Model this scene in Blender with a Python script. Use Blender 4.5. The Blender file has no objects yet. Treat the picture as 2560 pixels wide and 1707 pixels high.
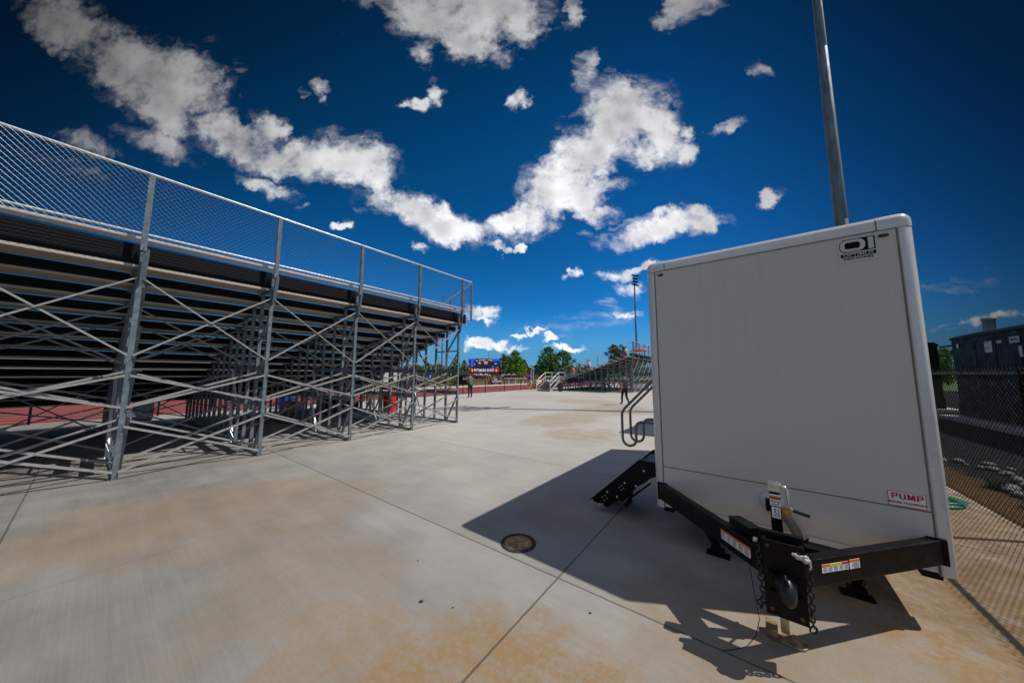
import bpy, bmesh, math, random
from math import sin, cos, pi, radians, sqrt, atan2
from mathutils import Vector, Matrix, Euler
random.seed(7)
sc = bpy.context.scene
COL = sc.collection
V = Vector

# ---------------------------------------------------------------- camera
EYE = V((0, 0, 1.8))
FPX = 777.09                       # focal length in pixels of a 2560 px wide frame
PITCH, ROLL = radians(5.891), radians(0.234)
cd = bpy.data.cameras.new('camera'); cam = bpy.data.objects.new('camera', cd); COL.objects.link(cam)
cd.sensor_width = 36.0; cd.lens = 36.0 * FPX / 2560; cd.clip_start = 0.05; cd.clip_end = 6000
FWD = V((0, cos(PITCH), sin(PITCH))); UP0 = V((0, -sin(PITCH), cos(PITCH))); RT0 = V((1, 0, 0))
RT = RT0 * cos(ROLL) + UP0 * sin(ROLL); UP = UP0 * cos(ROLL) - RT0 * sin(ROLL)
cam.matrix_world = Matrix(((RT.x, UP.x, -FWD.x, EYE.x), (RT.y, UP.y, -FWD.y, EYE.y), (RT.z, UP.z, -FWD.z, EYE.z), (0, 0, 0, 1)))
sc.camera = cam

def at(px, py, Y):                 # point seen at (px, py) of the 2560 px photograph, Y metres ahead
    d = FWD + RT * ((px - 1280) / FPX) - UP * ((py - 853.5) / FPX)
    return EYE + d * (Y / d.y)

# ---------------------------------------------------------------- light
SUN_EL = radians(54.0)
SUN_DIR = V((0.990 * cos(SUN_EL), -0.1415 * cos(SUN_EL), sin(SUN_EL))).normalized()   # towards the sun
sd = bpy.data.lights.new('sun', 'SUN'); sun = bpy.data.objects.new('sun', sd); COL.objects.link(sun)
sd.energy = 3.3; sd.angle = radians(0.53); sd.color = (1.0, 0.95, 0.87)
sun.rotation_euler = SUN_DIR.to_track_quat('Z', 'Y').to_euler()
sc.view_settings.view_transform = 'Standard'; sc.view_settings.look = 'None'
sc.view_settings.exposure = 0.18; sc.view_settings.gamma = 1.0

# cloud fields on the sky chart (x/y, z/y of a sky direction): two affine rows and a weight each
BLOBS=[(2.93,-1.75,6.81,-6.83,-8.31,-0.53,0.75),(3.71,-1.61,6.76,-4.58,-7.28,1.55,0.85),(6.01,-0.78,7.90,-2.23,-7.95,5.45,0.95),(5.87,-4.67,11.43,-10.31,-10.73,-2.71,0.80),(5.62,-1.57,6.70,-5.88,-14.19,5.96,1.00),(12.65,7.87,4.44,7.97,-12.01,16.86,0.90),(5.10,-0.29,3.94,-2.16,-14.96,9.37,1.00),(6.32,-0.46,3.91,-1.52,-10.49,6.74,1.00),(11.53,-8.51,10.99,-10.28,-12.09,3.21,0.90),(5.76,-2.71,3.34,-8.37,-15.38,5.81,1.00),(7.84,-1.70,2.28,-5.11,-20.05,8.75,1.00),(8.46,-1.33,13.51,-8.47,-25.78,7.75,0.50),(8.37,-1.84,11.48,-8.67,-23.46,7.83,0.50),(5.28,-1.00,8.81,-8.12,-22.39,3.13,0.42),(9.90,-3.52,10.43,-15.71,-33.39,8.23,0.50),(16.30,-0.50,22.44,-7.02,-38.67,22.77,0.35),(5.66,-0.64,3.28,-4.13,-21.34,26.92,0.80),(5.00,-1.47,3.31,-3.60,-8.99,10.58,1.00),(4.88,0.06,0.38,0.04,-8.75,11.23,1.00),(10.25,0.02,-0.20,0.05,-11.40,14.33,1.00),(7.11,-2.18,3.79,-5.72,-14.36,16.05,0.90),(20.05,0.68,5.75,0.08,-18.11,20.86,0.70),(7.16,1.53,-4.17,2.63,-8.97,7.28,1.05),(12.96,-4.93,-2.39,-3.31,-8.35,8.86,1.05),(6.26,4.71,-5.99,7.82,-8.81,4.65,1.00),(5.05,3.88,-3.98,7.01,-7.90,4.15,1.00),(5.87,5.50,-4.41,8.29,-7.86,3.89,1.00),(7.80,1.16,-2.47,3.45,-18.13,10.26,0.95),(9.42,5.16,-3.55,8.19,-13.44,6.70,0.95),(7.82,1.61,-0.96,4.27,-18.84,9.42,0.95),(12.31,-1.31,-2.67,-2.57,-29.25,17.03,0.80),(10.87,1.35,-6.01,3.49,-18.12,12.64,0.95),(7.84,1.29,-4.09,5.20,-23.18,8.86,1.00),(8.99,0.75,-5.42,3.07,-20.42,8.62,1.00),(14.59,1.61,-10.09,4.68,-25.11,9.44,1.00),(18.82,-2.63,-10.22,-2.83,-32.16,19.24,0.95),(18.48,-0.98,-10.28,0.12,-28.28,21.55,0.90),(28.15,7.97,-23.86,14.32,-36.79,21.95,0.70),(8.41,2.24,-8.51,5.77,-14.15,15.33,0.95),(21.03,9.79,-24.48,16.01,-25.23,23.12,0.65),(31.29,-8.23,0.58,-3.95,-13.47,15.41,0.75),(44.48,-7.62,0.71,-2.40,-12.28,16.72,0.60),(32.33,-0.95,-10.46,0.15,-32.62,34.77,0.45),(20.73,16.00,-15.83,26.42,-28.64,26.71,0.65),(21.43,4.23,3.31,8.32,-41.91,42.56,0.75),(30.67,-9.24,17.81,-8.50,-21.79,19.25,0.50),(40.73,2.73,24.84,0.11,-24.87,24.52,0.55),(65.30,4.73,43.28,0.19,-42.74,41.21,0.35),(23.28,5.84,-26.96,13.17,-33.42,24.34,0.55),(17.75,8.28,-20.58,22.17,-36.70,14.89,0.60),(17.35,5.24,-18.32,17.10,-41.08,9.38,0.95),(26.23,1.58,14.28,0.31,-72.44,37.08,0.70),(26.45,0.93,7.95,0.35,-82.88,35.23,0.80),(42.45,3.17,29.02,0.35,-80.83,44.74,0.45),(20.20,-1.53,1.56,-5.73,-66.33,26.82,0.85),(43.02,0.09,-0.86,0.26,-60.44,24.96,0.85),(23.64,12.32,-14.82,18.45,-29.46,22.90,0.40),(29.40,23.64,-13.21,37.42,-43.71,7.33,0.50),(12.55,0.66,-4.81,4.53,-48.21,14.51,0.95),(21.27,2.77,-10.61,9.48,-51.35,13.94,0.90),(21.80,-0.80,-8.57,0.19,-45.54,12.72,0.90),(21.99,-0.77,-8.31,0.26,-63.16,12.13,0.95),(21.99,0.32,2.26,0.24,-57.92,11.12,1.00),(25.20,0.35,2.38,0.36,-87.26,14.62,0.70),(19.73,0.23,1.48,0.24,-59.00,5.93,1.05),(16.17,0.13,0.58,0.36,-88.76,7.42,0.90),(26.24,0.05,-0.52,0.48,-117.29,14.79,0.85),(35.37,-0.11,-2.48,0.48,-116.91,16.58,0.80),(35.42,-0.28,-4.16,0.41,-100.54,12.68,0.85),(16.13,-1.34,-2.64,-5.20,-78.50,8.18,0.90),(32.07,10.51,-13.33,21.55,-56.57,21.25,0.45),(29.33,2.77,25.65,0.13,-29.25,31.92,0.25),(31.99,3.29,30.56,0.29,-63.78,75.57,0.35),(16.42,-3.31,10.04,-19.23,-70.22,30.24,0.30),(41.53,23.32,-9.83,33.97,-54.60,38.68,0.35),(4.67,0.40,-1.08,3.50,-31.73,4.31,0.30),(10.19,-6.06,-1.89,-15.87,-26.76,11.08,0.25),(5.72,-0.07,-8.73,4.54,-31.22,2.98,0.40),(8.75,-0.61,-13.73,4.95,-54.03,2.58,0.60),(11.76,-1.67,-16.62,0.24,-58.27,9.26,0.30),(9.94,-2.02,-13.16,-4.59,-67.37,25.74,0.35)]

class NT:                          # tiny helper for node graphs
    def __init__(self, tree):
        self.t = tree; self.n = tree.nodes; self.l = tree.links
    def node(self, typ, **kw):
        nd = self.n.new(typ)
        for k, v in kw.items(): setattr(nd, k, v)
        return nd
    def put(self, sock, val):
        if hasattr(val, 'is_linked') or isinstance(val, bpy.types.NodeSocket): self.l.new(val, sock)
        else: sock.default_value = val
    def m(self, op, a, b=None, c=None, clamp=False):
        nd = self.node('ShaderNodeMath', operation=op, use_clamp=clamp)
        for i, v in enumerate((a, b, c)):
            if v is not None: self.put(nd.inputs[i], v)
        return nd.outputs[0]
    def vm(self, op, a, b=None, c=None, out=0):
        nd = self.node('ShaderNodeVectorMath', operation=op)
        for i, v in enumerate((a, b, c)):
            if v is not None: self.put(nd.inputs[i], v)
        return nd.outputs[out]
    def noise(self, vec, scale, detail=4, rough=.55, dist=0, col=False, dim='3D'):
        nd = self.node('ShaderNodeTexNoise', noise_dimensions=dim)
        if vec is not None: self.l.new(vec, nd.inputs['Vector'])
        nd.inputs['Scale'].default_value = scale; nd.inputs['Detail'].default_value = detail
        nd.inputs['Roughness'].default_value = rough; nd.inputs['Distortion'].default_value = dist
        return nd.outputs['Color' if col else 'Fac']
    def ramp(self, fac, a, b, lo=0., hi=1., smooth=True):
        nd = self.node('ShaderNodeMapRange'); nd.interpolation_type = 'SMOOTHSTEP' if smooth else 'LINEAR'
        self.put(nd.inputs[0], fac)
        for i, v in zip((1, 2, 3, 4), (a, b, lo, hi)): self.put(nd.inputs[i], v)
        return nd.outputs[0]
    def mix(self, fac, a, b, blend='MIX'):
        nd = self.node('ShaderNodeMix', data_type='RGBA', blend_type=blend)
        self.put(nd.inputs[0], fac); self.put(nd.inputs[6], a); self.put(nd.inputs[7], b)
        return nd.outputs[2]
    def comb(self, x, y, z):
        nd = self.node('ShaderNodeCombineXYZ')
        for i, v in enumerate((x, y, z)): self.put(nd.inputs[i], v)
        return nd.outputs[0]
    def sep(self, v):
        nd = self.node('ShaderNodeSeparateXYZ'); self.l.new(v, nd.inputs[0]); return nd.outputs

def rgb(r, g, b): return (r, g, b, 1.0)

def build_world():
    w = bpy.data.worlds.new('World'); sc.world = w; w.use_nodes = True
    g = NT(w.node_tree); bg = g.n['Background']
    sky = g.node('ShaderNodeTexSky', sky_type='NISHITA', sun_disc=False)
    sky.sun_elevation = SUN_EL; sky.sun_rotation = radians(98.1)
    sky.air_density = 1.0; sky.dust_density = 0.3; sky.ozone_density = 1.0
    tc = g.node('ShaderNodeTexCoord').outputs['Generated']
    x, y, z = g.sep(tc)[:3]
    sr = g.node('ShaderNodeSeparateColor'); g.l.new(sky.outputs[0], sr.inputs[0])
    # deep polarised blue of a clear dry sky, lens vignetting painted off the view axis
    k = g.ramp(y, 0.36, 0.93, SKY_EDGE, 1.0)
    k = g.m('MAXIMUM', k, g.ramp(y, 0.15, -0.35, 0.0, 0.68))  # unseen sky behind brightened to raise the fill light
    k = g.m('MAXIMUM', k, g.ramp(z, 0.77, 0.95, 0.0, 1.0))  # sky above the frame brightened for more fill light
    k = g.m('MULTIPLY', k, g.ramp(x, 0.3, 0.85, 1.0, 0.66))
    ch = []
    for o, pw, ml in zip(sr.outputs[:3], (2.5, 1.42, 1.72), SKY_MUL):
        q = g.m('POWER', g.m('MULTIPLY', o, 0.1), pw)
        ch.append(g.m('MULTIPLY', g.m('MULTIPLY', q, ml), k))
    cc = g.node('ShaderNodeCombineColor')
    for i in range(3): g.l.new(ch[i], cc.inputs[i])
    blue = cc.outputs[0]
    hz = g.m('MULTIPLY', g.ramp(z, 0.20, 0.0, 0.0, 1.0), 0.85)
    hc = g.vm('SCALE', (0.085, 0.285, 0.54)); g.put(hc.node.inputs['Scale'], k)
    blue = g.mix(hz, blue, hc)
    # clouds
    yc = g.m('MAXIMUM', y, 0.08)
    P = g.comb(g.m('DIVIDE', x, yc), g.m('DIVIDE', z, yc), 0.0)
    wa = g.vm('SUBTRACT', g.noise(P, 5.0, 3, .6, col=True), (0.5, 0.5, 0.5))
    wb = g.vm('SUBTRACT', g.noise(P, 22.0, 3, .6, col=True), (0.5, 0.5, 0.5))
    Q = g.vm('MULTIPLY_ADD', wa, (0.16, 0.12, 0.0), P)
    Q = g.vm('MULTIPLY_ADD', wb, (0.075, 0.065, 0.0), Q)
    wc = g.vm('SUBTRACT', g.noise(P, 70.0, 4, .65, col=True), (0.5, 0.5, 0.5))
    Q = g.vm('MULTIPLY_ADD', wc, (0.016, 0.014, 0.0), Q)
    qx, qy = g.sep(Q)[:2]
    Q = g.comb(qx, qy, 1.0)
    f = None; soft = None
    for a0, a1, a2, b0, b1, b2, s in BLOBS:
        u = g.vm('DOT_PRODUCT', Q, (a0, a1, a2), out=1); v = g.vm('DOT_PRODUCT', Q, (b0, b1, b2), out=1)
        q = g.m('MULTIPLY_ADD', u, u, g.m('MULTIPLY', v, v))
        if s < 0.46:                 # thin streaks
            e = g.m('MAXIMUM', g.m('MULTIPLY_ADD', q, -s, s), 0.0)
            soft = e if soft is None else g.m('MAXIMUM', soft, e); continue
        w_ = 0.52 + 0.48 * s
        e = g.m('MAXIMUM', g.m('MULTIPLY_ADD', q, -0.42 * w_, w_), 0.0)
        f = e if f is None else g.m('SMOOTH_MAX', f, e, 0.12)
    f = g.m('MINIMUM', f, 1.1)
    n1 = g.noise(P, 7.0, 8, .59); nl = g.noise(P, 4.6, 2, .45); nl2 = g.noise(g.vm('ADD', P, (0.018, 0.032, 0.0)), 8.0, 5, .5); nl1 = g.noise(P, 8.0, 5, .5)
    n1 = g.m('ADD', n1, g.m('MULTIPLY', g.m('SUBTRACT', g.noise(P, 30.0, 6, .65), 0.5), 0.35))
    core = g.m('SUBTRACT', f, 0.555)
    dens = g.m('MULTIPLY_ADD', core, 2.0, g.m('MULTIPLY', g.m('SUBTRACT', n1, 0.5), 3.3))
    alpha = g.ramp(dens, -0.34, 0.86)
    alpha = g.m('MULTIPLY', alpha, g.ramp(f, 0.05, 0.3))
    streak = g.noise(g.vm('MULTIPLY', P, (3.0, 14.0, 1.0)), 2.0, 6, .62)
    thin = g.m('MULTIPLY', g.m('MULTIPLY', soft, 2.6), g.m('MULTIPLY', g.ramp(streak, 0.40, 0.75), g.ramp(n1, 0.30, 0.75)))
    wisp = g.noise(g.vm('MULTIPLY_ADD', wa, (0.3, 0.2, 0.0), g.vm('MULTIPLY', P, (1.0, 1.6, 1.0))), 9.0, 7, .62)
    veil = g.m('MULTIPLY', g.m('MULTIPLY', g.ramp(core, -0.42, 0.12), 0.62), g.ramp(wisp, 0.42, 0.72))
    alpha = g.m('MAXIMUM', alpha, veil)
    alpha = g.m('MAXIMUM', alpha, g.m('MINIMUM', thin, 0.6))
    alpha = g.m('MULTIPLY', alpha, g.ramp(y, 0.10, 0.2))
    relief = g.m('MULTIPLY', g.m('SUBTRACT', nl1, nl2), 0.65)
    body = g.m('MULTIPLY', g.ramp(core, 0.05, 0.42, 0.0, 1.0), g.ramp(nl, 0.36, 0.66))
    shade = g.m('ADD', 0.92, g.m('SUBTRACT', relief, g.m('MULTIPLY', body, 0.34)))
    shade = g.m('MINIMUM', g.m('MAXIMUM', shade, 0.34), 1.0)
    shade = g.m('MULTIPLY', shade, g.m('POWER', k, 0.95))
    # broken cloud added in the unseen half of the sky behind, neutralising the fill
    nb = g.noise(tc, 3.2, 6, .6)
    ab = g.m('MULTIPLY', g.ramp(nb, 0.44, 0.60), g.m('MULTIPLY', g.ramp(y, 0.0, -0.2), g.ramp(z, 0.03, 0.2)))
    alpha = g.m('MAXIMUM', alpha, ab)
    ccol = g.vm('SCALE', (1.0, 1.0, 1.02)); g.put(ccol.node.inputs['Scale'], shade)
    col = g.mix(alpha, blue, ccol)
    g.l.new(col, bg.inputs[0]); bg.inputs[1].default_value = 1.0
SKY_EDGE = 0.10
SKY_MUL = (0.40, 0.68, 1.38)
build_world()

# ---------------------------------------------------------------- materials
MATS = {}
def pmat(name, col, rough=.6, metal=0., var=.08, vscale=6., bump=0., bscale=40., spec=.5, emit=None, estr=1., coat=0., dark=None, stretch=None, transl=0.):
    if name in MATS: return MATS[name]
    m = bpy.data.materials.new(name); m.use_nodes = True; g = NT(m.node_tree); b = g.n['Principled BSDF']
    b.inputs['Roughness'].default_value = rough; b.inputs['Metallic'].default_value = metal
    b.inputs['Specular IOR Level'].default_value = spec; b.inputs['Coat Weight'].default_value = coat
    tc = g.node('ShaderNodeTexCoord').outputs['Object']
    if stretch: tc = g.vm('MULTIPLY', tc, stretch)
    if var:
        f = g.noise(tc, vscale, 5, .6)
        d = dark or tuple(c * (1 - 2.2 * var) for c in col); h = tuple(min(1, c * (1 + 1.4 * var)) for c in col)
        cc = g.mix(g.ramp(f, .3, .7), rgb(*d), rgb(*h)); g.l.new(cc, b.inputs['Base Color'])
        r2 = g.ramp(g.noise(tc, vscale * 2.3, 3), .3, .7, max(.02, rough - .1), min(1, rough + .1)); g.l.new(r2, b.inputs['Roughness'])
    else: b.inputs['Base Color'].default_value = rgb(*col)
    if bump:
        bp = g.node('ShaderNodeBump'); bp.inputs['Strength'].default_value = bump; bp.inputs['Distance'].default_value = .01
        g.l.new(g.noise(tc, bscale, 4), bp.inputs['Height']); g.l.new(bp.outputs[0], b.inputs['Normal'])
    if emit: b.inputs['Emission Color'].default_value = rgb(*emit); b.inputs['Emission Strength'].default_value = estr
    MATS[name] = m
    return m

# ---------------------------------------------------------------- mesh helper
class MB:
    def __init__(s): s.v = []; s.f = []; s.mi = []; s.sm = []
    def add(s, vs, fs, m=0, smooth=False):
        o = len(s.v); s.v += [tuple(p) for p in vs]
        for f in fs: s.f.append(tuple(i + o for i in f)); s.mi.append(m); s.sm.append(smooth)
    def box(s, x0, x1, y0, y1, z0, z1, m=0):
        s.add([(x0, y0, z0), (x1, y0, z0), (x1, y1, z0), (x0, y1, z0), (x0, y0, z1), (x1, y0, z1), (x1, y1, z1), (x0, y1, z1)],
              [(0, 3, 2, 1), (4, 5, 6, 7), (0, 1, 5, 4), (1, 2, 6, 5), (2, 3, 7, 6), (3, 0, 4, 7)], m)
    def frame(s, A, B, up):
        A, B = V(A), V(B); t = (B - A).normalized(); up = V(up)
        e = t.cross(up)
        if e.length < 1e-4: e = t.cross(V((0.3, 1, .2)))
        e.normalize(); u = e.cross(t).normalized(); return A, B, e, u
    def bar(s, A, B, w, h, up=(0, 0, 1), m=0):
        A, B, e, u = s.frame(A, B, up); e = e * (w / 2); u = u * (h / 2)
        vs = [A - e - u, A + e - u, A + e + u, A - e + u, B - e - u, B + e - u, B + e + u, B - e + u]
        s.add(vs, [(0, 1, 2, 3), (4, 7, 6, 5), (0, 4, 5, 1), (1, 5, 6, 2), (2, 6, 7, 3), (3, 7, 4, 0)], m)
    def angle(s, A, B, e, u, leg=.06, t=.006, m=0):      # L section; legs run along e and u from the line A-B
        A, B, e, u = V(A), V(B), V(e).normalized(), V(u).normalized()
        pr = [(0, 0), (leg, 0), (leg, t), (t, t), (t, leg), (0, leg)]
        vs = [P + e * a + u * b for P in (A, B) for a, b in pr]
        fs = [(0, 1, 2, 3), (0, 3, 4, 5), (6, 9, 8, 7), (6, 11, 10, 9)] + [(i, i + 6, (i + 1) % 6 + 6, (i + 1) % 6) for i in range(6)]
        s.add(vs, fs, m)
    def tube(s, pts, r, n=8, m=0, cyc=False, caps=True, smooth=True):
        pts = [V(p) for p in pts]; N = len(pts); rs = r if isinstance(r, (list, tuple)) else [r] * N
        rings = []; prev = None
        for i, p in enumerate(pts):
            a = pts[i - 1] if (i > 0 or cyc) else p; b = pts[(i + 1) % N] if (i < N - 1 or cyc) else p
            t = (b - a).normalized()
            if prev is None:
                e = t.cross(V((0, 0, 1)))
                if e.length < 1e-3: e = t.cross(V((1, 0, 0)))
            else: e = prev - t * prev.dot(t)
            e.normalize(); prev = e; u = t.cross(e)
            rings.append([p + (e * cos(2 * pi * k / n) + u * sin(2 * pi * k / n)) * rs[i] for k in range(n)])
        vs = [q for rg in rings for q in rg]; fs = []
        for i in range(N if cyc else N - 1):
            j = (i + 1) % N
            for k in range(n): fs.append((i * n + k, i * n + (k + 1) % n, j * n + (k + 1) % n, j * n + k))
        s.add(vs, fs, m, smooth)
        if caps and not cyc: s.add(rings[0], [tuple(range(n - 1, -1, -1))], m); s.add(rings[-1], [tuple(range(n))], m)
    def lathe(s, prof, n=24, c=(0, 0, 0), m=0, smooth=True, ax=None):
        c = V(c); R = Matrix.Identity(3) if ax is None else V(ax).to_track_quat('Z', 'Y').to_matrix(); vs = []
        for r, z in prof: vs += [c + R @ V((r * cos(2 * pi * k / n), r * sin(2 * pi * k / n), z)) for k in range(n)]
        fs = [(i * n + k, i * n + (k + 1) % n, (i + 1) * n + (k + 1) % n, (i + 1) * n + k) for i in range(len(prof) - 1) for k in range(n)]
        s.add(vs, fs, m, smooth)
        if prof[0][0] > 1e-4: s.add(vs[:n], [tuple(range(n - 1, -1, -1))], m)
        if prof[-1][0] > 1e-4: s.add(vs[-n:], [tuple(range(n))], m)
    def ellip(s, c, r, n=14, k=9, m=0, R=None):
        c = V(c); vs = []; fs = []
        for i in range(k + 1):
            th = pi * i / k
            for j in range(n):
                q = V((r[0] * sin(th) * cos(2 * pi * j / n), r[1] * sin(th) * sin(2 * pi * j / n), r[2] * cos(th)))
                vs.append(c + (R @ q if R else q))
        for i in range(k):
            for j in range(n): fs.append((i * n + j, (i + 1) * n + j, (i + 1) * n + (j + 1) % n, i * n + (j + 1) % n))
        s.add(vs, fs, m, True)
    def prism(s, poly, o, ex, ey, depth, m=0):           # polygon in the plane (ex, ey) at o, thickness along ex x ey
        o, ex, ey = V(o), V(ex), V(ey); nz = ex.cross(ey).normalized(); n = len(poly)
        a = [o + ex * p[0] + ey * p[1] for p in poly]; b = [p + nz * depth for p in a]
        s.add(a + b, [tuple(range(n - 1, -1, -1)), tuple(range(n, 2 * n))] + [(i, (i + 1) % n, (i + 1) % n + n, i + n) for i in range(n)], m)
    def quad(s, a, b, c, d, m=0): s.add([a, b, c, d], [(0, 1, 2, 3)], m)
    def mesh(s, name, mats):
        me = bpy.data.meshes.new(name); me.from_pydata(s.v, [], s.f)
        for mt in (mats if isinstance(mats, (list, tuple)) else [mats]): me.materials.append(mt)
        me.polygons.foreach_set('material_index', s.mi); me.polygons.foreach_set('use_smooth', s.sm); me.update()
        return me
    def build(s, name, mats, parent=None, bevel=0, seg=2):
        o = bpy.data.objects.new(name, s.mesh(name, mats)); COL.objects.link(o)
        if parent: o.parent = parent
        if bevel:
            b = o.modifiers.new('bevel', 'BEVEL'); b.width = bevel; b.segments = seg; b.limit_method = 'ANGLE'; b.angle_limit = radians(40)
        return o

def tag(o, label=None, cat=None, group=None, kind=None):
    for k, v in (('label', label), ('category', cat), ('group', group), ('kind', kind)):
        if v: o[k] = v
    return o
def thing(name, label, cat, loc=(0, 0, 0), rz=0., group=None):
    o = bpy.data.objects.new(name, None); COL.objects.link(o); o.location = loc; o.rotation_euler = (0, 0, rz)
    o.empty_display_size = .2
    return tag(o, label, cat, group)
def copy_tree(o, parent=None):
    c = o.copy(); COL.objects.link(c)
    if parent: c.parent = parent
    for ch in o.children: copy_tree(ch, c)
    return c
def lettering(text, size, parent, mat, M, name='lettering', extrude=.0008, wide=1., align='CENTER', bold=0.):
    cu = bpy.data.curves.new('lettering', 'FONT'); cu.body = text; cu.size = size; cu.extrude = extrude; cu.align_x = align; cu.align_y = 'CENTER'
    cu.offset = bold; cu.resolution_u = 3
    t = bpy.data.objects.new('tmp', cu); COL.objects.link(t)
    dg = bpy.context.evaluated_depsgraph_get(); me = bpy.data.meshes.new_from_object(t.evaluated_get(dg)); bpy.data.objects.remove(t)
    me.transform(M @ Matrix.Diagonal((wide, 1, 1, 1))); me.materials.clear(); me.materials.append(mat)
    o = bpy.data.objects.new(name, me); COL.objects.link(o); o.parent = parent
    return o
def face_matrix(o, ex, ey):       # text plane: origin o, x along ex, y along ey
    ex, ey = V(ex).normalized(), V(ey).normalized(); ez = ex.cross(ey)
    return Matrix(((ex.x, ey.x, ez.x, o[0]), (ex.y, ey.y, ez.y, o[1]), (ex.z, ey.z, ez.z, o[2]), (0, 0, 0, 1)))
# ---------------------------------------------------------------- frames of the place
AZ = radians(36.649)                                   # direction of the straight (stand, track and joints follow it)
STAND = V((-6.672, 5.428, 0)); RZ = -AZ                # local x = away from the track, local y = along the straight
DN = V((cos(AZ), -sin(AZ), 0)); DS = V((sin(AZ), cos(AZ), 0))
def bl(n, s, z=0.): return STAND + DN * n + DS * s + V((0, 0, z))

def sheet(name, x0, x1, y0, y1, z, mat, kind='structure'):
    m = MB(); m.quad((x0, y0, z), (x1, y0, z), (x1, y1, z), (x0, y1, z))
    o = m.build(name, mat); o.location = STAND; o.rotation_euler = (0, 0, RZ); o['kind'] = kind
    return o

def concrete_mat():
    m = bpy.data.materials.new('concrete'); m.use_nodes = True; g = NT(m.node_tree); b = g.n['Principled BSDF']
    tc = g.node('ShaderNodeTexCoord').outputs['Object']; x, y, z = g.sep(tc)[:3]
    big = g.noise(tc, .22, 4, .6); mid = g.noise(tc, 1.7, 6, .65); fine = g.noise(tc, 90., 3, .7)
    broom = g.noise(g.comb(g.m('MULTIPLY', x, 1.6), g.m('MULTIPLY', y, 70.), 0.), 1., 3, .6)
    drag = g.noise(g.comb(g.m('MULTIPLY', x, .35), g.m('MULTIPLY', y, 5.), 3.), 1., 4, .6)
    # one tone per slab
    sx = g.m('FLOOR', g.m('DIVIDE', g.m('SUBTRACT', x, .42), 6.74)); sy = g.m('FLOOR', g.m('DIVIDE', g.m('ADD', y, .8), 3.05))
    wn = g.node('ShaderNodeTexWhiteNoise', noise_dimensions='2D'); g.l.new(g.comb(sx, sy, 0.), wn.inputs[0])
    val = g.m('ADD', g.ramp(g.m('ADD', y, g.m('MULTIPLY', g.m('SUBTRACT', big, .5), 5.)), -2.5, 8., .42, 1.2), g.m('MULTIPLY', wn.outputs[0], .10))   # vignette-like darkening painted into the concrete towards the near end
    val = g.m('ADD', val, g.m('MULTIPLY', g.m('SUBTRACT', big, .5), .42))
    val = g.m('ADD', val, g.m('MULTIPLY', g.m('SUBTRACT', mid, .5), .42))
    val = g.m('ADD', val, g.m('MULTIPLY', g.m('SUBTRACT', drag, .5), .24))
    val = g.m('ADD', val, g.m('MULTIPLY', g.m('SUBTRACT', broom, .5), .19))
    val = g.m('ADD', val, g.m('MULTIPLY', g.m('SUBTRACT', fine, .5), .14))
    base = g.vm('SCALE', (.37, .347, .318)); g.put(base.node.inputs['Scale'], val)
    # warm rust and clay stains
    warp = g.vm('MULTIPLY_ADD', g.vm('SUBTRACT', g.noise(tc, .9, 5, .65, col=True), (.5, .5, .5)), (2.2, 2.2, 0), tc)
    st = None
    for (n, s, rn, rs, k) in ((7.75, .95, 1.6, 1.1, .95), (6.9, .75, 1.1, .8, .6), (2.7, .35, 1.2, 2.0, .45), (3.7, 1.2, 1.0, 1.5, .32), (5.3, .9, 1.1, 1.0, .28), (10.3, 4.3, 1.7, 3.4, 1.0), (9.0, 2.3, 1.4, 1.0, .55),
                              (2.6, 11.4, 1.5, 3.0, .5), (4.6, 8.5, 1.2, 1.6, .4), (6.4, 3.6, .8, .9, .25), (3.2, 15.5, 2.2, 2.4, .5), (.2, 19., 2.5, 2., .35)):
        q = g.vm('MULTIPLY', g.vm('SUBTRACT', warp, (n, s, 0)), (1 / rn, 1 / rs, 0))
        e = g.m('MULTIPLY', g.m('MULTIPLY', g.m('SUBTRACT', 1., g.vm('DOT_PRODUCT', q, q, out=1), clamp=True), 1.7, clamp=True), k)
        st = e if st is None else g.m('MAXIMUM', st, e)
    st = g.m('MULTIPLY', st, g.m('MULTIPLY', g.ramp(g.noise(tc, 4., 7, .72), .28, .68, .25, 1.), g.ramp(g.noise(tc, 26., 6, .75), .30, .60, .6, 1.35), clamp=True))
    q = g.vm('MULTIPLY', g.vm('SUBTRACT', warp, (10.9, 5.4, 0)), (1 / 1.5, 1 / 3.6, 0)); clay = g.m('MULTIPLY', g.m('MULTIPLY', g.m('SUBTRACT', 1., g.vm('DOT_PRODUCT', q, q, out=1), clamp=True), 1.8, clamp=True), g.ramp(g.noise(tc, 3.5, 6, .7), .3, .65, .35, .9))
    fl = g.m('MULTIPLY', g.ramp(g.noise(g.vm('MULTIPLY', tc, (1., 2.2, 1.)), 2.4, 5, .7), .66, .8), .55)
    st = g.m('MAXIMUM', st, fl)
    base = g.mix(st, base, rgb(.29, .185, .09))
    base = g.mix(clay, base, rgb(.15, .092, .045))
    sk = g.ramp(g.noise(tc, 60., 2, .5), .735, .76); base = g.mix(g.m('MULTIPLY', sk, .55), base, rgb(.10, .085, .07))
    fl2 = g.ramp(g.noise(tc, 3.3, 4, .7), .70, .76); base = g.mix(g.m('MULTIPLY', fl2, .3), base, rgb(.48, .47, .44))
    # saw cut joints
    wob = g.m('MULTIPLY', g.m('SUBTRACT', g.noise(tc, 6., 2), .5), .012)
    def joint(c, off, per, half):
        f = g.m('ABSOLUTE', g.m('SUBTRACT', g.m('FRACT', g.m('ADD', g.m('DIVIDE', g.m('SUBTRACT', g.m('ADD', c, wob), off), per), .5)), .5))
        return g.ramp(g.m('MULTIPLY', f, per), half, half * 1.7, 1., 0.)
    j = g.m('MAXIMUM', joint(y, -.80, 3.05, .006), joint(x, .42, 6.74, .006))
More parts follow.
